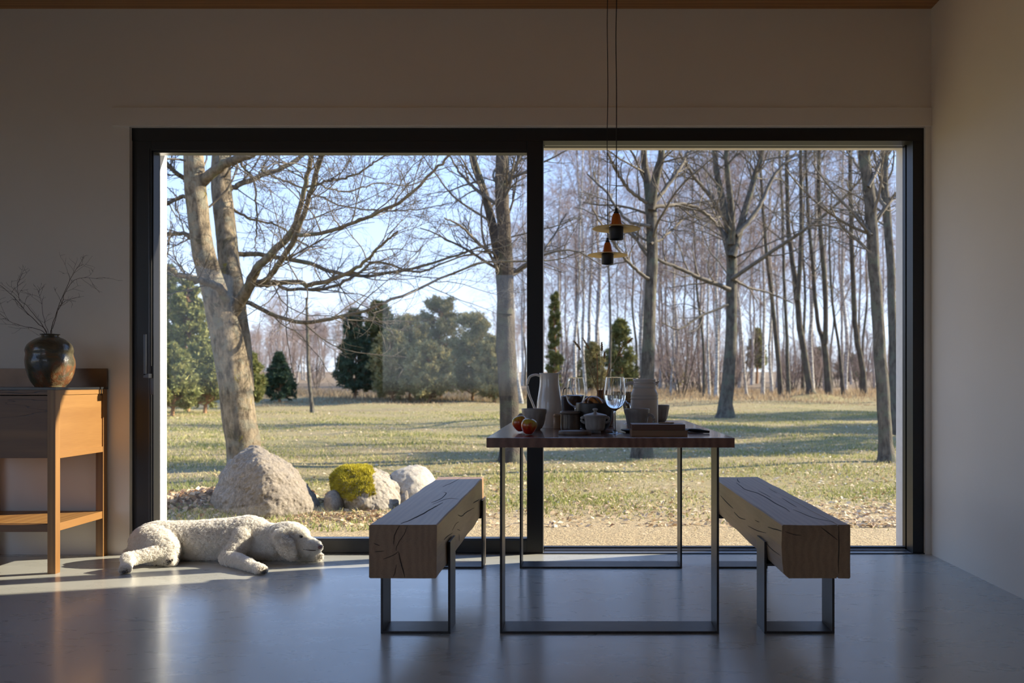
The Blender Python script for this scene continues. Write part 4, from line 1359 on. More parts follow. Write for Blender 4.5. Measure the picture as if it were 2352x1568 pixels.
p0 = (co[tri[idx]] * w_[:, :, None]).sum(1)
puff = np.array([0.5 + 0.5 * noise.noise(Vector(c_) * 22) for c_ in p0])
dirn = unit(nor[idx] + rng.normal(0, 0.45, p0.shape))
tip = p0 + dirn * (0.012 + 0.028 * puff)[:, None]
sd = unit(np.cross(dirn, rng.normal(0, 1, p0.shape))) * 0.0035
v = np.stack([p0 - sd, p0 + sd, tip], 1).reshape(-1, 3) - np.array(r2.location)
o = link('moss', raw_mesh('moss', v, np.arange(len(v)).reshape(-1, 3), False, np.clip(puff + rng.normal(0, .15, len(p0)), 0, 1)), M['moss'], r2)
o['label'] = 'bright yellow-green moss'
o['kind'] = 'stuff'


# ------------------------------------------------------------------ trees
def make_tree(name, label, group, stems, bark, twig_mat, seed, levels, cat='tree', limbs=(), n_path=26, sides=14, wob=0.01, base=None):
    """stems: list of (points in the place, radii); limbs: traced thinner branches"""
    rng = np.random.default_rng(seed)
    root = thing(name, label, cat, base if base is not None else tuple(stems[0][0][0]), group=group)
    off = np.array(root.location)
    parts, tw_src = [], []
    for pts, rad in stems:
        pth = resample(pts, n_path)
        L = np.linalg.norm(np.diff(pth, axis=0), axis=1).sum()
        pth[1:] += rng.normal(0, wob, pth[1:].shape) * np.array([1, 1, 0.3]) * L * 0.06
        r = np.interp(np.linspace(0, 1, n_path), np.linspace(0, 1, len(rad)), rad)
        if pts is stems[0][0]:
            r[0] *= 1.35
            r[1] *= 1.12
        parts.append(tubes(pth[None] - off, r[None], sides))
        tw_src.append((pth[None], r[None], 's'))
    v, f = join_arrays(parts)
    link('trunk', raw_mesh('trunk', v, f, True), bark, root)
    lp = []
    for pts, rad in limbs:
        pth = resample(pts, n_path)
        pth[1:] += rng.normal(0, 0.006, pth[1:].shape)
        r = np.interp(np.linspace(0, 1, n_path), np.linspace(0, 1, len(rad)), rad)
        tw_src.append((pth[None], r[None], 'l'))
        lp.append(tubes(pth[None] - off, r[None], 9))
    if lp:
        v, f = join_arrays(lp)
        link('limb', raw_mesh('limb', v, f, True), M['bark_limb'] if levels.get('limb_bark') else twig_mat, root)
    tw = []
    for pth, r, k in tw_src:
        L = path_len(pth)
        lv = levels['limb'] if k == 'l' else levels['stem']
        cur, cr, cl = pth, r, L
        for i, q in enumerate(lv):
            s, d, l2, rr = spawn(cur, cr, cl, q['per'], rng, q.get('t0', 0.3), q.get('angle', (30, 60)), q.get('ratio', (0.3, 0.5)), q.get('rr', 0.5), 0.98, q.get('flat', 0.0), q.get('rmin', 0.002))
            if 'lmax' in q:
                l2 = np.minimum(l2, q['lmax'] * rng.uniform(0.6, 1.1, len(l2)))
            if 'rmax' in q:
                rr = np.minimum(rr, q['rmax'])
            cur, cr = grow(s, d, l2, rr, q.get('n', 7), rng, q.get('wiggle', 0.12), q.get('trop', 0.0), q.get('taper', 0.35), q.get('droop', 0.0))
            cl = l2
            tw.append(tubes(cur - off, cr, q.get('sides', 4)))
    v, f = join_arrays(tw)
    link('branches', raw_mesh('branches', v, f, True), twig_mat, root)
    return root


def tr(pts, y, dy=0.0):
    """traced pixels to place points; dy: depth drift along the path"""
    n_ = len(pts)
    return np.array([tuple(P(px, py, y + dy * i / max(1, n_ - 1))) for i, (px, py) in enumerate(pts)])


def wr(ws, y):
    return [w * y / F / 2 for w in ws]


YB = 9.9
g0 = float(ground_h((565 - VX) * YB / F, YB))
stemA = (tr([(566, 1095), (562, 1040), (549, 960), (538, 870), (522, 780), (506, 715), (490, 660), (473, 600), (461, 540), (454, 480), (448, 420), (445, 360), (441, 250), (432, 100), (420, -80)], YB, -0.5), wr([92, 76, 74, 72, 70, 62, 54, 50, 46, 46, 46, 42, 36, 28, 18], YB))
stemB = (tr([(556, 900), (548, 800), (541, 720), (537, 660), (526, 600), (520, 540), (513, 480), (508, 420), (509, 360), (514, 250), (520, 100), (530, -60)], YB, 0.5), wr([54, 58, 50, 46, 48, 47, 47, 46, 44, 38, 28, 16], YB))
limbsM = [
    ([(520, 745), (532, 722), (556, 684), (577, 645), (595, 609), (628, 579), (667, 537), (688, 480), (702, 420), (712, 375), (718, 330), (722, 230), (735, 100)], 0.0, -1.3, [36, 30, 27, 22, 18, 16, 14, 11, 10, 9, 8, 6, 4]),
    ([(572, 645), (590, 647), (610, 645), (628, 621), (664, 570), (694, 498), (715, 435), (735, 369), (750, 310), (775, 200)], 0.0, -1.5, [12, 13, 13, 13, 12, 11, 10, 10, 8, 6]),
    ([(675, 540), (700, 538), (730, 537), (775, 525), (820, 507), (860, 492), (930, 455), (1000, 390), (1035, 350), (1075, 290)], -0.7, -1.2, [7, 8, 8, 8, 7, 7, 6, 5, 4, 3]),
    ([(545, 585), (570, 584), (610, 586), (670, 597), (730, 612), (790, 630), (850, 633), (920, 622), (1000, 602), (1080, 575), (1130, 560), (1210, 535), (1290, 515), (1330, 500)], 0.4, 0.9, [12, 12, 11, 11, 10, 9, 8, 7, 6, 5, 4, 3.5, 3, 2]),
    ([(575, 652), (610, 652), (640, 648), (685, 648), (715, 654), (775, 636), (820, 615), (850, 590), (880, 560), (915, 530)], 0.0, -1.4, [14, 12, 12, 11, 10, 9, 7, 6, 5, 3]),
    ([(628, 650), (645, 658), (670, 664), (730, 664), (775, 654), (820, 630), (870, 600), (950, 625), (1030, 600), (1100, 580), (1180, 560)], 0.3, 0.4, [8, 8, 8, 8, 7, 7, 6, 5, 4, 3, 2]),
    ([(540, 700), (565, 694), (610, 714), (670, 738), (715, 739), (790, 726), (850, 708), (920, 680), (1010, 640), (1100, 605), (1190, 600), (1270, 598), (1340, 575)], 0.2, -1.0, [12, 11, 10, 9, 9, 8, 7, 6, 5, 4, 3, 2.5, 2]),
    ([(515, 440), (532, 432), (565, 418), (595, 405), (640, 390), (690, 360), (740, 320), (800, 250)], 0.3, 0.8, [15, 13, 13, 12, 11, 9, 7, 4]),
    ([(455, 430), (472, 411), (495, 392), (520, 375), (556, 360), (600, 345), (650, 320), (700, 270)], -0.3, -0.6, [24, 24, 22, 20, 18, 15, 12, 7]),
    ([(448, 418), (421, 408), (394, 387), (370, 355), (340, 300)], -0.2, -0.3, [12, 11, 9, 7, 5]),
    ([(450, 445), (424, 450), (388, 466), (350, 490), (300, 500)], -0.2, 0.3, [10, 8, 8, 6, 4]),
    ([(462, 560), (436, 545), (421, 537), (385, 537), (340, 530), (290, 500)], -0.3, 0.2, [16, 10, 9, 8, 6, 4]),
    ([(520, 690), (505, 662), (485, 652), (460, 645), (430, 636), (412, 630), (385, 612), (350, 590), (300, 580)], -0.3, -1.2, [20, 18, 16, 15, 13, 10, 8, 6, 4]),
    ([(545, 360), (560, 385), (586, 420), (589, 510), (588, 545), (586, 579)], 0.4, 0.2, [6, 6, 5, 4, 3, 2]),
    ([(600, 390), (628, 405), (694, 432), (775, 468), (860, 483), (950, 480), (1040, 465)], 0.3, 0.2, [6, 5, 5, 4, 4, 3, 2]),
    ([(520, 470), (570, 500), (640, 520), (700, 560), (760, 570)], 0.3, 0.9, [7, 6, 5, 4, 2]),
    ([(705, 430), (760, 415), (820, 400), (880, 360), (950, 340)], -0.9, -0.8, [5, 5, 4, 3, 2]),
    ([(720, 420), (790, 440), (870, 420), (940, 425), (1010, 400)], -0.6, 0.8, [4, 4, 3, 3, 2]),
    ([(514, 300), (620, 270), (760, 260), (900, 300), (1000, 330)], 0.4, 0.8, [14, 12, 9, 6, 3]),
]
limbs3 = [(tr(p_, YB + d0, d1), wr(w_, YB)) for p_, d0, d1, w_ in limbsM]
lv_main = {
    'stem': [dict(per=9, t0=0.62, angle=(50, 80), ratio=(0.16, 0.3), rr=0.22, lmax=1.5, rmax=0.014, n=10, wiggle=0.14, trop=0.02, sides=5),
             dict(per=7, t0=0.25, ratio=(0.25, 0.5), rr=0.5, n=8, wiggle=0.16, trop=0.03, rmin=0.002, rmax=.005), dict(per=4, t0=0.3, ratio=(0.3, 0.6), rr=0.6, n=5, wiggle=0.14, trop=0.05, rmin=0.0018, sides=3)],
    'limb': [dict(per=16, t0=0.15, angle=(30, 65), ratio=(0.22, 0.5), rr=0.42, lmax=1.3, rmax=0.008, n=10, wiggle=0.13, trop=0.03, sides=5, rmin=.003, flat=0.3),
             dict(per=8, t0=0.15, angle=(30, 60), ratio=(0.25, 0.6), rr=0.55, n=8, wiggle=0.16, trop=0.05, rmin=0.002), dict(per=5, t0=0.25, ratio=(0.3, 0.6), rr=0.6, n=5, wiggle=0.14, trop=0.06, rmin=0.0017, sides=3)],
    'limb_bark': True}
make_tree('garden_tree', 'big two-stemmed bare tree rising behind the largest boulder', None, [stemA, stemB], M['bark_big'], M['winter_twig'], 3, lv_main, limbs=limbs3, n_path=40, sides=22, wob=0.006, base=(stemA[0][0][0], YB, g0))

lv_mid = {
    'stem': [dict(per=17, t0=0.45, angle=(35, 65), ratio=(0.18, 0.36), rr=0.3, rmax=0.022, n=10, wiggle=0.11, trop=0.03, sides=5),
             dict(per=7, t0=0.2, angle=(30, 60), ratio=(0.3, 0.5), rr=0.5, n=7, wiggle=0.14, trop=0.02, rmin=0.004, rmax=.014), dict(per=5, t0=0.2, angle=(25, 55), ratio=(0.35, 0.6), rr=0.6, n=6, wiggle=0.14, trop=0.0, rmin=0.0028, sides=3)],
    'limb': [dict(per=9, t0=0.15, angle=(30, 60), ratio=(0.3, 0.5), rr=0.5, lmax=1.6, n=8, wiggle=0.13, trop=0.03, sides=4, rmin=0.004, rmax=.02),
             dict(per=6, t0=0.2, angle=(30, 60), ratio=(0.35, 0.6), rr=0.55, n=6, wiggle=0.14, trop=0.0, rmin=0.003, sides=3), dict(per=3, t0=0.2, ratio=(0.35, 0.6), rr=0.6, n=5, wiggle=0.14, rmin=0.0025, sides=3)]}


def mid_tree(label, y, stems, seed, bark='bark_mid', limbs=(), lv=None, name='bare_tree', twig='winter_twig'):
    st = []
    for k, (pts, ws, dy) in enumerate(stems):
        pts = list(pts)
        # carry the stem on above the window's top edge
        (x1_, y1_), (x2_, y2_) = pts[-2], pts[-1]
        if y2_ < 380:
            pts += [(x2_ + (x2_ - x1_) * .35, y2_ - 150), (x2_ + (x2_ - x1_) * .6, y2_ - 300)]
            ws = list(ws) + [ws[-1] * .7, ws[-1] * .4]
        st.append((tr(pts, y, dy), wr(ws, y)))
    x0_, z0_ = st[0][0][0][0], None
    g = float(ground_h(x0_, y))
    st[0][0][0][2] = g - 0.06
    ls = [(tr(p_, y, d_), wr(w_, y)) for p_, w_, d_ in limbs]
    return make_tree(name, label, None, st, M[bark], M[twig], seed, lv or lv_mid, limbs=ls, base=(x0_, y, g))


mid_tree('bare tree with a forked trunk seen through the edge of the sliding door', 10.9,
         [([(1176, 1062), (1172, 1000), (1168, 900), (1162, 800), (1161, 720), (1152, 640), (1140, 560), (1125, 490), (1108, 430), (1086, 350)], [56, 46, 44, 46, 42, 26, 24, 20, 18, 14], 0.3),
          ([(1160, 720), (1163, 640), (1160, 560), (1155, 480), (1152, 420), (1153, 350)], [38, 34, 32, 32, 30, 28], -0.3)], 21, bark='bark_dark',
         limbs=[([(1158, 480), (1100, 440), (1060, 400), (1030, 350)], [9, 8, 6, 4], 0.6), ([(1160, 600), (1100, 560), (1060, 520), (1020, 500)], [7, 6, 5, 3], -0.7), ([(1155, 420), (1185, 380), (1200, 350)], [10, 8, 6], 0.3),
                ([(1162, 640), (1210, 610), (1260, 560), (1300, 490)], [8, 7, 5, 3], 0.8)])
mid_tree('grey-barked tree directly behind the table, beside the pendant lamps', 11.8,
         [([(1474, 1048), (1478, 960), (1484, 880), (1491, 780), (1494, 680), (1497, 600), (1497, 520), (1494, 460), (1484, 400), (1480, 345)], [44, 36, 33, 29, 27, 26, 26, 27, 18, 14], 0.2),
          ([(1494, 480), (1502, 430), (1512, 385), (1520, 345)], [22, 20, 18, 15], -0.3)], 22,
         limbs=[([(1496, 470), (1530, 430), (1565, 380), (1580, 345)], [12, 10, 8, 6], 0.5), ([(1490, 470), (1450, 440), (1420, 400), (1395, 350)], [9, 8, 7, 5], -0.5),
                ([(1500, 475), (1540, 472), (1580, 470), (1620, 490), (1650, 520)], [9, 9, 8, 6, 4], 0.8), ([(1495, 520), (1440, 505), (1390, 440), (1350, 400)], [8, 7, 6, 4], 0.6),
                ([(1490, 640), (1440, 600), (1400, 540), (1360, 480)], [8, 7, 5, 3], -0.5), ([(1495, 560), (1530, 540), (1570, 500)], [7, 6, 4], 0.7)])
mid_tree('dark-footed tree with a broad fan crown standing behind the table corner', 20.9,
         [([(1666, 961), (1668, 920), (1674, 850), (1679, 780), (1681, 700), (1680, 640), (1680, 580), (1672, 520), (1655, 440), (1640, 345)], [40, 32, 28, 26, 25, 25, 24, 20, 15, 12], 0.4),
          ([(1681, 590), (1695, 540), (1715, 470), (1735, 400), (1750, 345)], [20, 18, 15, 13, 11], 0.9), ([(1680, 560), (1680, 490), (1672, 410), (1668, 345)], [17, 16, 13, 10], -0.8)], 23, bark='bark_mid',
         limbs=[([(1682, 640), (1740, 600), (1800, 560), (1850, 525), (1910, 480), (1960, 430), (2000, 380)], [10, 9, 8, 7, 6, 5, 3], -2.5), ([(1676, 665), (1640, 650), (1600, 635), (1560, 615), (1520, 600), (1480, 570), (1440, 530)], [11, 10, 9, 8, 7, 5, 3], -1.5),
                ([(1676, 560), (1650, 520), (1610, 485), (1570, 480)], [10, 9, 7, 5], 1.2), ([(1682, 640), (1720, 660), (1760, 670), (1820, 695)], [6, 5, 4, 3], 1.0), ([(1690, 540), (1740, 480), (1780, 400), (1830, 350)], [12, 10, 8, 5], 1.0),
                ([(1674, 520), (1630, 450), (1590, 400), (1560, 350)], [10, 9, 7, 5], -1.2), ([(1672, 700), (1610, 725), (1560, 755), (1520, 740)], [6, 5, 4, 2], -1.0)])
mid_tree('slanting grey trunk with orange lichen nearest the right window edge', 10.9,
         [([(2037, 1062), (2033, 1000), (2028, 900), (2020, 800), (2015, 700), (2006, 600), (2001, 500), (1994, 420), (1986, 345)], [38, 31, 30, 28, 27, 27, 27, 27, 26], 0.2)], 24, bark='bark_mid',
         limbs=[([(2003, 540), (1975, 500), (1940, 470), (1900, 440)], [6, 5, 4, 2], .6), ([(1995, 430), (2020, 380), (2030, 340)], [8, 7, 6], .3)])
mid_tree('dim grey trunk just inside the right window edge, behind the slanting one', 15.5,
         [([(2055, 960), (2052, 850), (2048, 700), (2046, 600), (2036, 480), (2030, 400), (2033, 345)], [22, 20, 19, 19, 19, 18, 17], 0.3)], 25, bark='bark_mid',
         limbs=[([(2034, 480), (2000, 420), (1970, 380), (1945, 345)], [9, 8, 6, 4], .6)])
mid_tree('double-stemmed tree growing from the small leaf-covered mound', 33.4,
         [([(1863, 912), (1858, 880), (1845, 800), (1836, 740), (1829, 665), (1818, 590), (1811, 520), (1807, 440), (1808, 345)], [20, 16, 14, 14, 13, 11, 10, 9, 8], .5), ([(1832, 690), (1838, 600), (1840, 500), (1839, 345)], [12, 10, 9, 8], -.5)], 26, bark='bark_dark')
mid_tree('dark tree dividing low into two winding stems, behind the mound', 34.5,
         [([(1904, 916), (1900, 850), (1894, 790), (1880, 750), (1872, 680), (1862, 560), (1856, 490), (1850, 345)], [17, 15, 13, 9, 9, 8, 8, 6], .5), ([(1895, 790), (1897, 740), (1892, 620), (1884, 520), (1880, 400), (1882, 345)], [12, 11, 11, 10, 9, 8], -.6)], 27, bark='bark_dark')
mid_tree('dark S-curved tree between the mound and the slanting trunk', 36,
         [([(1985, 912), (1982, 850), (1968, 780), (1962, 700), (1958, 600), (1955, 520), (1953, 345)], [16, 13, 12, 12, 11, 10, 9], .6)], 28, bark='bark_dark')
mid_tree('brown leaning tree curving leftward near the white birches', 36,
         [([(1794, 912), (1789, 840), (1781, 760), (1772, 680), (1760, 570), (1752, 460), (1745, 345)], [12, 11, 10, 9, 8, 7, 6], .6)], 29, bark='bark_dark')
mid_tree('slim grey tree between the brown leaning one and the mound', 37,
         [([(1811, 912), (1808, 800), (1802, 660), (1799, 560), (1796, 450), (1790, 345)], [9, 8, 7, 7, 6, 5], .6)], 30, bark='bark_mid')
mid_tree('thin dark sapling just right of the low-divided tree', 35,
         [([(1938, 908), (1932, 850), (1926, 790), (1915, 720), (1908, 640), (1905, 540), (1910, 440)], [9, 8, 6, 6, 5, 4, 3], .6)], 31, bark='bark_dark')
mid_tree('lone thin bare trunk standing on the lawn left of the conifers', 23.0,
         [([(718, 948), (714, 910), (709, 860), (707, 800), (706, 740), (704, 684)], [11, 8, 8, 7, 7, 5], .2)], 32, bark='bark_mid',
         lv={'stem': [dict(per=10, t0=0.3, angle=(40, 80), ratio=(0.1, 0.25), rr=0.3, n=6, rmax=.01), dict(per=4, ratio=(0.3, 0.6), n=5, rmin=.003, sides=3)], 'limb': []})

lv_birch = {
    'stem': [dict(per=34, t0=0.26, angle=(25, 50), ratio=(0.16, 0.26), rr=0.3, rmax=0.03, n=9, wiggle=0.08, trop=0.05, sides=4),
             dict(per=8, t0=0.2, angle=(25, 60), ratio=(0.3, 0.55), rr=0.5, n=7, wiggle=0.1, trop=-0.02, droop=0.15, rmin=0.006, rmax=.010, sides=3),
             dict(per=7, t0=0.15, angle=(20, 60), ratio=(0.5, 0.9), rr=0.6, n=6, wiggle=0.1, droop=0.45, rmin=0.0045, rmax=.006, sides=3)],
    'limb': []}


def tall_tree(label, x, y, h, r, seed, bark, twig, lv, name='birch', group=None, lean=0.0, g=None):
    rg = random.Random(seed)
    g = float(ground_h(x, y)) if g is None else g
    pts = [(x + lean * i / 6 + rg.uniform(-.12, .12) * (i > 0), y + rg.uniform(-.15, .15) * (i > 0), g - 0.05 + h * i / 6) for i in range(7)]
    return make_tree(name, label, group, [(np.array(pts), [r, r * .85, r * .72, r * .6, r * .45, r * .28, r * .08])], M[bark], M[twig], seed, lv, base=(x, y, g))


# nearer birches with white trunks, each at its own spot
spots = [(1322, 926, 34, 13, 8, 'white birch trunk left of the table wheat, one of a close pair', 41, 0.3), (1345, 924, 36, 13, 8, 'white birch trunk right in the close pair behind the wheat', 42, -0.4),
         (1198, 925, 30, 11, 9, 'white birch leaning beside the forked trunk at the door edge', 43, -1.0), (1616, 916, 37, 13, 7, 'slim birch leaning a little, left of the trio behind the table', 44, -.6),
         (1630, 922, 35, 14, 6, 'thin pale birch in the middle of the trio behind the table', 45, 0.1), (1645, 924, 34, 14, 9, 'thicker birch at the right of the trio, by the fan-crowned tree', 46, 0.2),
         (1715, 921, 38, 12, 6, 'very thin white birch standing alone right of the fan-crowned tree', 47, -1.0), (1752, 916, 39, 14, 8, 'straight birch left of the white pair near the mound', 48, -0.2),
         (1773, 916, 40, 14, 7, 'bright white birch right of the straight one near the mound', 49, 0.0), (1540, 918, 38, 12, 6, 'small birch between the grey-barked tree and the table trio', 50, 0.5)]
birch_roots = []
for px, py, y, h, w, lbl, sd_, ln in spots:
    x = (px - VX) * y / F
    birch_roots.append(tall_tree(lbl, x, y, h, w * y / F / 2, sd_, 'bark_birch' if sd_ != 44 else 'bark_mid', 'birch_twig', lv_birch, lean=ln))

# the far grove: trees that nothing tells apart, copied from three grown ones
protos = [tall_tree('slender bare birch in the hazy grove far behind the lawn', 5.0, 52.0, 15, 0.09, 61, 'bark_birch', 'birch_twig', lv_birch, group='far birch grove'),
          tall_tree('slender bare birch in the hazy grove far behind the lawn', 9.0, 50.0, 14, 0.08, 62, 'bark_mid', 'birch_twig', lv_birch, group='far birch grove'),
          tall_tree('slender bare birch in the hazy grove far behind the lawn', -1.0, 54.0, 16, 0.10, 63, 'bark_birch', 'birch_twig', lv_birch, group='far birch grove')]
rg = random.Random(77)
for i in range(58):
    px = 1135 + (2120 - 1135) * (i + rg.random()) / 58
    y = rg.uniform(42, 78)
    x = (px - VX) * y / F
    s = rg.uniform(0.8, 1.15)
    dup(rg.choice(protos), (x, y, float(ground_h(x, y)) - .05), rg.uniform(0, 6.28), scale=(s, s, s))
lbl_far = 'low brownish birch in the distant wood between the conifers'
pf = tall_tree(lbl_far, -30, 88, 10, 0.09, 64, 'bark_birch', 'birch_twig', lv_birch, group='distant brown wood')
for i in range(60):
    px = rg.uniform(560, 870) if i < 50 else rg.uniform(1130, 1215)
    y = rg.uniform(82, 120)
    x = (px - VX) * y / F
    s = rg.uniform(0.55, 0.9) * (0.75 + 0.35 * (px > 620)) * y / 105
    d_ = dup(pf, (x, y, float(ground_h(x, y)) - .05), rg.uniform(0, 6.28), scale=(s * 1.3, s * 1.3, s))
    if i >= 50:
        d_['label'] = 'low brownish birch far behind the forked trunk at the door edge'
        d_['group'] = 'distant wood beyond the forked trunk'
lbl_far2 = 'low leafless shrubby tree on the horizon behind the right-hand grove'
pf2 = tall_tree(lbl_far2, 40, 120, 8, 0.09, 65, 'bark_dark', 'birch_twig', lv_birch, group='horizon scrub')
for i in range(30):
    px = rg.uniform(1500, 2080)
    y = rg.uniform(110, 160)
    x = (px - VX) * y / F
    s = rg.uniform(0.3, 0.6)
    dup(pf2, (x, y, float(ground_h(x, y)) - .05), rg.uniform(0, 6.28), scale=(s * 2, s * 2, s))


def conifer(label, px, py_base, py_top, wpx, y, mat, seed, shape=1.0, nt=16000, name='conifer', t0=0.05, bark='bark_pine', size=0.09, group=None, trunk_px=7):
    rng = np.random.default_rng(seed)
    x = (px - VX) * y / F
    g = float(ground_h(x, y))
    top = EYE - (py_top - VY) * y / F
    h = top - g
    root = thing(name, label, 'tree', (x, y, g), group=group)
    pts = np.array([[0, 0, -0.05], [0.05, 0, h * .35], [-.04, .03, h * .7], [0, 0, h * .99]])
    r0 = trunk_px * y / F / 2
    pth = resample(pts, 14)[None]
    v, f = tubes(pth, np.linspace(r0, 0.01, 14)[None], 9)
    link('trunk', raw_mesh('trunk', v, f, True), M[bark], root)
    nb = 150
    t = rng.uniform(t0, 0.98, nb)
    R = wpx * y / F / 2
    prof = R * (np.clip((1 - t) * 1.15, 0.03, 1) ** shape) * rng.uniform(0.65, 1.1, nb)
    az = rng.uniform(0, 2 * np.pi, nb)
    s = np.stack([np.zeros(nb), np.zeros(nb), t * h], 1)
    d = np.stack([np.cos(az), np.sin(az), rng.uniform(0.0, 0.5, nb)], 1)
    b1, r1 = grow(s, d, prof, np.full(nb, 0.02), 8, rng, 0.06, 0.05, 0.3)
    v, f = tubes(b1, r1, 4)
    s2, d2, L2, rr = spawn(b1, r1, prof, 6, rng, 0.3, (30, 60), (0.2, 0.45), 0.5, rmin=.005)
    b2, r2_ = grow(s2, d2, L2, rr, 5, rng, 0.08, 0.05, 0.5)
    v2, f2 = tubes(b2, r2_, 3)
    v, f = join_arrays([(v, f), (v2, f2)])
    link('branches', raw_mesh('branches', v, f, True), M[bark], root)
    k = rng.integers(0, len(b2), nt)
    q = rng.uniform(0, 3.999, nt)
    i0 = q.astype(int)
    fr = (q - i0)[:, None]
    c = b2[k, i0] * (1 - fr) + b2[k, i0 + 1] * fr + rng.normal(0, 0.06, (nt, 3)) * (wpx * y / F / 3)
    tg = unit(b2[k, i0 + 1] - b2[k, i0])
    dn = unit(tg + rng.normal(0, 0.7, (nt, 3)) + np.array([0, 0, 0.25]))
    L = rng.uniform(0.6, 1.4, nt)[:, None] * size
    sd = unit(np.cross(dn, rng.normal(0, 1, (nt, 3)))) * size * 0.22
    v = np.stack([c - sd, c + sd, c + dn * L], 1).reshape(-1, 3)
    cl = rng.random(len(b2))[k]
    tint = np.clip(0.5 * cl + 0.25 + rng.normal(0, 0.15, nt), 0, 1)
    link('foliage', raw_mesh('foliage', v, np.arange(3 * nt).reshape(-1, 3), False, tint), M[mat], root)
    return root


conifer('small dark cone-shaped spruce between the leaning trunk and the pale wood', 641, 921, 812, 84, 31.0, 'needles_dark', 101, 0.75, 22000, 'spruce', size=0.10)
conifer('tall dark conifer at the left end of the olive pine clump', 815, 924, 712, 100, 33.0, 'needles_dark', 102, 0.5, 28000, 'conifer', size=0.11)
conifer('dark conifer with a rounded top pressed against its taller neighbour', 872, 925, 696, 120, 34.0, 'needles', 103, 0.4, 30000, 'conifer', size=0.11)
olive = [('olive pine with a broad top in the middle of the sunlit clump', 940, 928, 735, 150, 33, 104), ('tallest sunlit olive pine in the middle of the clump', 1012, 930, 688, 150, 34, 105),
         ('short bushy olive pine in front of the tallest one', 985, 935, 800, 130, 30, 106), ('olive pine left of the forked trunk, at the end of the clump', 1085, 932, 728, 150, 32, 107),
         ('loose olive pine between the rounded conifer and the clump middle', 900, 930, 765, 120, 31, 108), ('low olive pine close behind the forked trunk at the door edge', 1135, 934, 780, 110, 30.5, 109)]
for lbl, px, pb, pt, w, y, sd_ in olive:
    conifer(lbl, px, pb, pt, w, y, 'needles_dry', sd_, 0.32, 26000, 'pine', t0=0.06, size=0.10)
for lbl, px, pt, w, y, sd_ in [('pine with an orange trunk and thin crown behind the leaning tree', 432, 640, 130, 24, 111), ('bushy green pine low at the left window edge', 395, 800, 120, 21, 112),
                               ('bushy green pine filling the gap left of the leaning trunk', 470, 790, 130, 23, 113), ('high thin-topped pine at the left window edge', 385, 610, 90, 27, 114),
                               ('rounded green pine just right of the leaning trunk', 575, 815, 70, 27, 115)]:
    conifer(lbl, px, 0, pt, w, y, 'needles', sd_, 0.38, 26000, 'pine', t0=0.12 if w != 90 else 0.4, size=0.10, trunk_px=9)
conifer('narrow dark conifer by the mullion in the right-hand pane', 1274, 0, 668, 42, 40, 'needles', 116, 0.4, 15000, 'conifer', size=0.12)
conifer('soft green pine behind the wheat ears', 1425, 0, 735, 100, 44, 'needles', 117, 0.5, 15000, 'pine', size=0.13)
conifer('grey-green pine rising from behind the insulated jug side', 1360, 0, 790, 80, 42, 'needles_dry', 118, 0.5, 12000, 'pine', size=0.13)
conifer('isolated dark pine on the horizon between birch and brown tree', 1738, 0, 755, 62, 70, 'needles', 119, 0.55, 9000, 'pine', size=0.18, t0=.25)
conifer('low pine on the horizon beyond the mound', 1880, 0, 800, 70, 75, 'needles_dark', 120, 0.5, 8000, 'pine', size=0.18)
conifer('low pine on the horizon beyond the S-curved tree', 1950, 0, 815, 80, 80, 'needles_dark', 121, 0.5, 8000, 'pine', size=0.18)
conifer('low pine at the wood edge behind the trio of birches', 1548, 0, 838, 60, 60, 'needles_dry', 122, 0.5, 8000, 'pine', size=0.15)

# trees beyond the right edge of the view: their shadows fall across the lawn and the house
sh = [tall_tree('bare tree out of view whose shadow streaks the lawn', 13.0, 16.5, 12, 0.17, 71, 'bark_mid', 'winter_twig', lv_mid, name='bare_tree', group='trees beyond the window edge')]
for i, (x, y) in enumerate([(17, 19.5), (12, 22), (20, 25), (17, 31), (23, 34), (25, 29)]):
    dup(sh[0], (x, y, float(ground_h(x, y)) - .03), i * 1.3, scale=(0.9 + .05 * i,) * 3)


for lbl, x_, y_, h_, sd_ in (('broad dense pine out of view shading the near lawn', 12.5, 15.8, 7.5, 131), ('taller dense pine out of view shading the middle lawn', 17.0, 20.5, 9.5, 132), ('tall dense pine out of view shading the far lawn', 22.0, 26.5, 11, 133)):
    conifer(lbl, VX + x_ * F / y_, 0, VY - (h_ - EYE) * F / y_, 480, y_, 'needles', sd_, 0.45, 9000, 'pine', size=0.2, t0=0.15)

lv_shrub = {'stem': [dict(per=14, t0=0.05, angle=(20, 45), ratio=(0.35, 0.6), rr=0.5, n=7, wiggle=0.12, trop=0.05, rmin=0.006, rmax=.012, sides=3),
                     dict(per=7, t0=0.1, angle=(20, 50), ratio=(0.4, 0.7), rr=0.6, n=6, wiggle=0.12, rmin=0.005, sides=3)], 'limb': []}
shrub_stems = []
rgs = random.Random(12)
for i in range(6):
    a = i * 1.05
    shrub_stems.append((np.array([(30 + .1 * math.cos(a), 60 + .1 * math.sin(a), float(ground_h(30, 60)) - .05), (30 + .5 * math.cos(a), 60 + .5 * math.sin(a), float(ground_h(30, 60)) + 1.5), (30 + .8 * math.cos(a), 60 + .8 * math.sin(a), float(ground_h(30, 60)) + 3.2 + .5 * math.sin(a * 3))]), [0.025, 0.018, 0.008]))
shrub = make_tree('bare_shrub', 'brown leafless shrub in the undergrowth of the far birch grove', 'bare undergrowth', shrub_stems, M['bark_dark'], M['birch_twig'], 201, lv_shrub, cat='shrub', n_path=10, sides=5, base=(30, 60, float(ground_h(30, 60))))
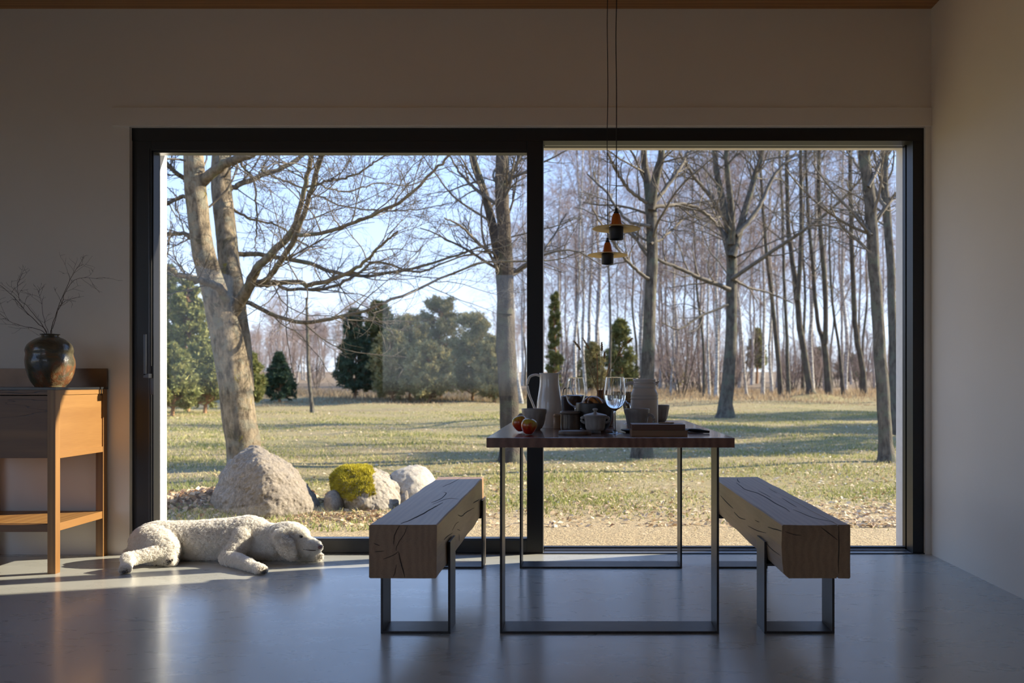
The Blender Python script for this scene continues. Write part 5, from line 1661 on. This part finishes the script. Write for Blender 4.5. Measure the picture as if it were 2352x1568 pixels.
for i in range(46):
    px = rgs.uniform(1255, 2060) if i > 10 else rgs.uniform(560, 800)
    y = rgs.uniform(37, 66) if i > 10 else rgs.uniform(50, 75)
    x = (px - VX) * y / F
    sc_ = rgs.uniform(0.6, 1.25)
    dup(shrub, (x, y, float(ground_h(x, y)) - .03), rgs.uniform(0, 6.28), scale=(sc_, sc_, sc_))


# ------------------------------------------------------------------ the dog
def dz(u, v, y):
    """spot on the dog in the enlarged detail of the photograph"""
    return P(220 + u / 4.2, 1140 + v / 4.2, y)


def ell_mesh(bm, c, r, axis=None, rot=None):
    m = Matrix.Translation(c)
    if rot is not None:
        m = m @ rot.to_matrix().to_4x4()
    m = m @ Matrix.Diagonal((r[0], r[1], r[2], 1))
    bmesh.ops.create_icosphere(bm, subdivisions=4, radius=1.0, matrix=m)


def capsule_chain(bm, pts, rad, n=14):
    path = resample([tuple(p) for p in pts], n)
    rr = np.interp(np.linspace(0, 1, n), np.linspace(0, 1, len(rad)), rad)
    for p, r in zip(path, rr):
        bmesh.ops.create_icosphere(bm, subdivisions=3, radius=float(r), matrix=Matrix.Translation(Vector(p)))


D = 0.010      # depth of the wool
bm = bmesh.new()
# torso from rump to shoulders
capsule_chain(bm, [dz(500, 445, 4.665), dz(600, 415, 4.68), dz(760, 420, 4.69), dz(950, 420, 4.70), dz(1150, 412, 4.70), dz(1320, 400, 4.70), dz(1470, 352, 4.70), dz(1560, 345, 4.69)],
              [0.088, 0.093, 0.095, 0.098, 0.102, 0.104, 0.088, 0.070], 34)
capsule_chain(bm, [dz(640, 520, 4.66), dz(900, 520, 4.67), dz(1200, 530, 4.67), dz(1400, 500, 4.67)], [0.045, 0.052, 0.055, 0.07], 24)
# neck and throat
capsule_chain(bm, [dz(1470, 380, 4.69), dz(1600, 390, 4.68), dz(1700, 400, 4.66), dz(1800, 395, 4.64)], [0.085, 0.076, 0.070, 0.070], 16)
capsule_chain(bm, [dz(1480, 460, 4.66), dz(1600, 475, 4.65), dz(1720, 470, 4.64)], [0.06, 0.052, 0.05], 12)
# skull, brow, muzzle
capsule_chain(bm, [dz(1800, 380, 4.64), dz(1880, 368, 4.63), dz(1945, 385, 4.625)], [0.066, 0.063, 0.056], 10)
capsule_chain(bm, [dz(1950, 420, 4.62), dz(2020, 460, 4.615), dz(2075, 480, 4.61), dz(2120, 492, 4.61)], [0.050, 0.044, 0.038, 0.031], 12)
capsule_chain(bm, [dz(1930, 500, 4.62), dz(2010, 530, 4.615), dz(2070, 530, 4.61)], [0.03, 0.022, 0.018], 8)
# near ear
q = Matrix.Rotation(math.radians(-20), 4, 'Y').to_quaternion()
ell_mesh(bm, dz(1790, 415, 4.565), (0.040, 0.020, 0.055), rot=q)
ell_mesh(bm, dz(1840, 490, 4.55), (0.043, 0.021, 0.055), rot=q)
ell_mesh(bm, dz(1875, 545, 4.55), (0.030, 0.018, 0.034), rot=q)
# near front leg
capsule_chain(bm, [dz(1430, 400, 4.63), dz(1390, 470, 4.60), dz(1310, 560, 4.56), dz(1275, 600, 4.545)], [0.060, 0.050, 0.042, 0.038], 14)
capsule_chain(bm, [dz(1270, 600, 4.545), dz(1360, 620, 4.48), dz(1460, 655, 4.41), dz(1540, 690, 4.355), dz(1595, 708, 4.325)], [0.038, 0.034, 0.028, 0.027, 0.026], 18)
ell_mesh(bm, dz(1590, 708, 4.325), (0.034, 0.032, 0.024))
# far front leg, under the chin
capsule_chain(bm, [dz(1560, 520, 4.66), dz(1750, 568, 4.665), dz(1950, 575, 4.65), dz(2110, 578, 4.64)], [0.045, 0.028, 0.025, 0.024], 22)
ell_mesh(bm, dz(2120, 578, 4.64), (0.036, 0.032, 0.024))
# near thigh, knee, shank, paw
capsule_chain(bm, [dz(530, 440, 4.62), dz(620, 460, 4.59), dz(700, 510, 4.56), dz(715, 545, 4.55)], [0.086, 0.078, 0.055, 0.044], 16)
capsule_chain(bm, [dz(700, 555, 4.54), dz(600, 545, 4.51), dz(490, 565, 4.47), dz(390, 590, 4.44), dz(310, 605, 4.40)], [0.040, 0.034, 0.029, 0.028, 0.030], 20)
capsule_chain(bm, [dz(310, 605, 4.40), dz(298, 660, 4.36), dz(290, 695, 4.34)], [0.031, 0.026, 0.024], 8)
ell_mesh(bm, dz(287, 697, 4.335), (0.027, 0.038, 0.024))
# far hind foot
capsule_chain(bm, [dz(430, 560, 4.56), dz(560, 612, 4.54), dz(660, 628, 4.52), dz(730, 630, 4.51)], [0.04, 0.026, 0.023, 0.024], 14)
ell_mesh(bm, dz(730, 628, 4.505), (0.029, 0.030, 0.025))
# short tail lying behind the rump
capsule_chain(bm, [dz(420, 470, 4.68), dz(350, 520, 4.70), dz(300, 560, 4.68)], [0.03, 0.022, 0.02], 10)
me = bpy.data.meshes.new('dog')
bm.to_mesh(me)
bm.free()
tmp = bpy.data.objects.new('dog_form', me)
COL.objects.link(tmp)
md = tmp.modifiers.new('r', 'REMESH')
md.mode = 'VOXEL'
md.voxel_size = 0.0065
ms = tmp.modifiers.new('s', 'SMOOTH')
ms.factor = 0.6
ms.iterations = 9
dg = bpy.context.evaluated_depsgraph_get()
me2 = bpy.data.meshes.new_from_object(tmp.evaluated_get(dg))
bpy.data.objects.remove(tmp)
base_d = Vector((dz(1000, 600, 4.6).x, 4.6, 0.0))
nv = len(me2.vertices)
dco = np.empty(nv * 3)
me2.vertices.foreach_get('co', dco)
dco = dco.reshape(-1, 3)
dco[:, 2] = np.maximum(dco[:, 2], 0.004)
dno = np.empty(nv * 3)
me2.vertices.foreach_get('normal', dno)
dno = dno.reshape(-1, 3)
lump = np.array([noise.noise(Vector(c_) * 38) for c_ in dco])
dco += dno * (lump * 0.0028)[:, None]
dco[:, 2] = np.maximum(dco[:, 2], 0.004)
dco -= np.array(base_d)
me2.vertices.foreach_set('co', dco.ravel())
me2.polygons.foreach_set('use_smooth', np.ones(len(me2.polygons), dtype=bool))
me2.update()
me2.name = 'dog'
skin = simple('cream_skin', (0.84, 0.80, 0.74), 0.8, var=0.1, scale=60)
dog = link('dog', me2, skin, loc=base_d)
tag(dog, 'white curly-coated dog asleep on the floor along the sliding door', 'dog')

# wool: short curled locks as hair strands
wool_t = NT('white_wool')
a_ = wool_t.n('ShaderNodeAttribute', attribute_name='tint')
wc = wool_t.ramp(a_.outputs['Fac'], [(0.0, (0.10, 0.085, 0.07)), (0.25, (0.74, 0.68, 0.60)), (0.6, (0.92, 0.89, 0.84)), (1.0, (0.97, 0.96, 0.93))])
wd1 = wool_t.n('ShaderNodeBsdfDiffuse', {'Color': wc})
wd2 = wool_t.n('ShaderNodeBsdfTranslucent', {'Color': wc})
wool = wool_t.finish(wool_t.n('ShaderNodeMixShader', {0: 0.35, 1: wd1.outputs[0], 2: wd2.outputs[0]}).outputs[0])
me2.calc_loop_triangles()
tri = np.array([t_.vertices[:] for t_ in me2.loop_triangles])
a3, b3, c3 = dco[tri[:, 0]], dco[tri[:, 1]], dco[tri[:, 2]]
cr3 = np.cross(b3 - a3, c3 - a3)
area = np.linalg.norm(cr3, axis=1)
fn = unit(cr3)
mid3 = (a3 + b3 + c3) / 3
area = area * (mid3[:, 2] > 0.006)
NS = 120000
rng = np.random.default_rng(8)
idx = rng.choice(len(tri), NS, p=area / area.sum())
w_ = rng.dirichlet((1, 1, 1), NS)
root_p = a3[idx] * w_[:, :1] + b3[idx] * w_[:, 1:2] + c3[idx] * w_[:, 2:]
nn = fn[idx]
# locks: strands in one small cell share a direction and curl phase
cell = np.floor(root_p / 0.011 + 0.5 * np.sin(root_p[:, ::-1] * 90)).astype(np.int64)
hsh = (cell[:, 0] * 73856093) ^ (cell[:, 1] * 19349663) ^ (cell[:, 2] * 83492791)
hr = ((hsh[:, None] * np.array([2654435761, 40503, 2246822519])) >> 7) % 10007 / 10007.0
comb = hr * 2 - 1 + np.array([0.25, -0.1, -0.25])
comb = comb - (comb * nn).sum(1, keepdims=True) * nn
wp_ = root_p + np.array(base_d)
# longer wool on head, ear, leg tufts; paws close cropped
ppx = VX + wp_[:, 0] / wp_[:, 1] * F
ppy = VY - (wp_[:, 2] - EYE) / wp_[:, 1] * F
uu = (ppx - 220) * 4.2
vv_ = (ppy - 1140) * 4.2
L = np.full(NS, 0.012) * rng.uniform(0.6, 1.25, NS)
L *= np.where((uu > 1690) & (uu < 1960) & (vv_ > 300), 1.15, 1.0)
L *= np.where(((uu > 1500) & (vv_ > 620)) | ((uu < 360) & (vv_ > 620)), 0.6, 1.0)
npt = 5
pos = np.empty((NS, npt, 3))
pos[:, 0] = root_p - nn * 0.002
ph = hr[:, 0] * 6.28
t1 = unit(np.cross(nn, np.array([0.3, 0.9, 0.2])))
t2 = np.cross(nn, t1)
for k in range(1, npt):
    s_ = k / (npt - 1)
    curl = (t1 * np.cos(ph + s_ * 5.0)[:, None] + t2 * np.sin(ph + s_ * 5.0)[:, None]) * 0.0028
    pos[:, k] = root_p + nn * (L * s_ * (1 - 0.25 * s_))[:, None] + comb * (L * s_ * s_ * 0.7)[:, None] + curl * s_ + rng.normal(0, 0.0005, (NS, 3))
pos[:, :, 2] = np.maximum(pos[:, :, 2], 0.0008)
hc = bpy.data.hair_curves.new('wool_coat')
hc.add_curves([npt] * NS)
hc.attributes['position'].data.foreach_set('vector', pos.astype(np.float32).ravel())
ra = hc.attributes.get('radius') or hc.attributes.new('radius', 'FLOAT', 'POINT')
rad = np.tile(np.array([0.00075, 0.0007, 0.0006, 0.0005, 0.00025]), NS).astype(np.float32)
ra.data.foreach_set('value', rad)
ta = hc.attributes.new('tint', 'FLOAT', 'CURVE')
tint = 0.72 + 0.14 * rng.normal(0, 1, NS)
# darker paw tips and creamier ear
dist = lambda u, v, y: np.linalg.norm(wp_ - np.array(dz(u, v, y)), axis=1)
for (u, v, y, r) in ((1625, 725, 4.30, 0.036), (285, 735, 4.30, 0.040), (2170, 580, 4.62, 0.030), (700, 635, 4.48, 0.022)):
    tint -= 0.75 * np.clip(1.2 - dist(u, v, y) / r, 0, 1)
tint -= 0.15 * ((uu > 1700) & (uu < 1930) & (vv_ > 380))
ta.data.foreach_set('value', np.clip(tint, 0, 1).astype(np.float32))
hc.materials.append(wool)
wo_ = bpy.data.objects.new('wool_coat', hc)
COL.objects.link(wo_)
wo_.parent = dog
tag(wo_, 'short curly off-white wool', kind='stuff')

# face: eye, nose, lip line; pads under the paws
dark_wet = simple('dark_wet', (0.012, 0.009, 0.008), 0.15, coat=0.6)
nose_m = simple('brown_nose', (0.16, 0.075, 0.065), 0.35, bump=0.3, scale=300, var=0.2)


def blob(name, c, r, mat, rz=0.0, ry=0.0):
    b_ = bmesh.new()
    bmesh.ops.create_icosphere(b_, subdivisions=3, radius=1.0, matrix=Matrix.Rotation(rz, 4, 'Z') @ Matrix.Rotation(ry, 4, 'Y') @ Matrix.Diagonal((r[0], r[1], r[2], 1)))
    for f_ in b_.faces:
        f_.smooth = True
    m_ = bpy.data.meshes.new(name)
    b_.to_mesh(m_)
    b_.free()
    o_ = link(name, m_, mat, dog, loc=Vector(c) - base_d)
    return o_


def front_of(u, v):
    """body surface nearest the room at this spot"""
    d_ = (uu - u) ** 2 + (vv_ - v) ** 2
    k = np.argsort(d_)[:60]
    k = k[wp_[k, 1].argmin()]
    return float(wp_[k, 1])


ye = front_of(1985, 388)
blob('eye', dz(1982, 388, ye - .007), (0.0085, 0.006, 0.0065), dark_wet)
blob('eyelid', dz(1980, 380, ye - .003), (0.0100, 0.006, 0.0040), simple('dark_eyelid', (0.10, 0.075, 0.06), 0.6), ry=0.3)
blob('nose', dz(2166, 486, 4.588), (0.0120, 0.0190, 0.0125), nose_m)
ym = front_of(2060, 530)
o_ = curve_tube('lip', [tuple(dz(2150, 512, 4.592) - base_d), tuple(dz(2105, 520, ym - .009) - base_d), tuple(dz(2050, 516, ym - .011) - base_d), tuple(dz(2000, 508, ym - .009) - base_d)], [0.0022, 0.0026, 0.001], simple('dark_lip', (0.05, 0.035, 0.03), 0.5), dog, n=14, sides=6)
pad = simple('paw_pad', (0.05, 0.04, 0.035), 0.6)
for nm, (u, v, y), r in (('paw_pad', (712, 632, 4.474), (0.010, 0.006, 0.010)), ('paw_pad', (738, 612, 4.474), (0.005, 0.005, 0.006)), ('paw_pad', (690, 612, 4.474), (0.005, 0.005, 0.006)),
                         ('paw_pad', (270, 730, 4.293), (0.010, 0.006, 0.007)), ('paw_pad', (1620, 735, 4.292), (0.010, 0.006, 0.006))):
    blob(nm, dz(u, v, y), r, pad)
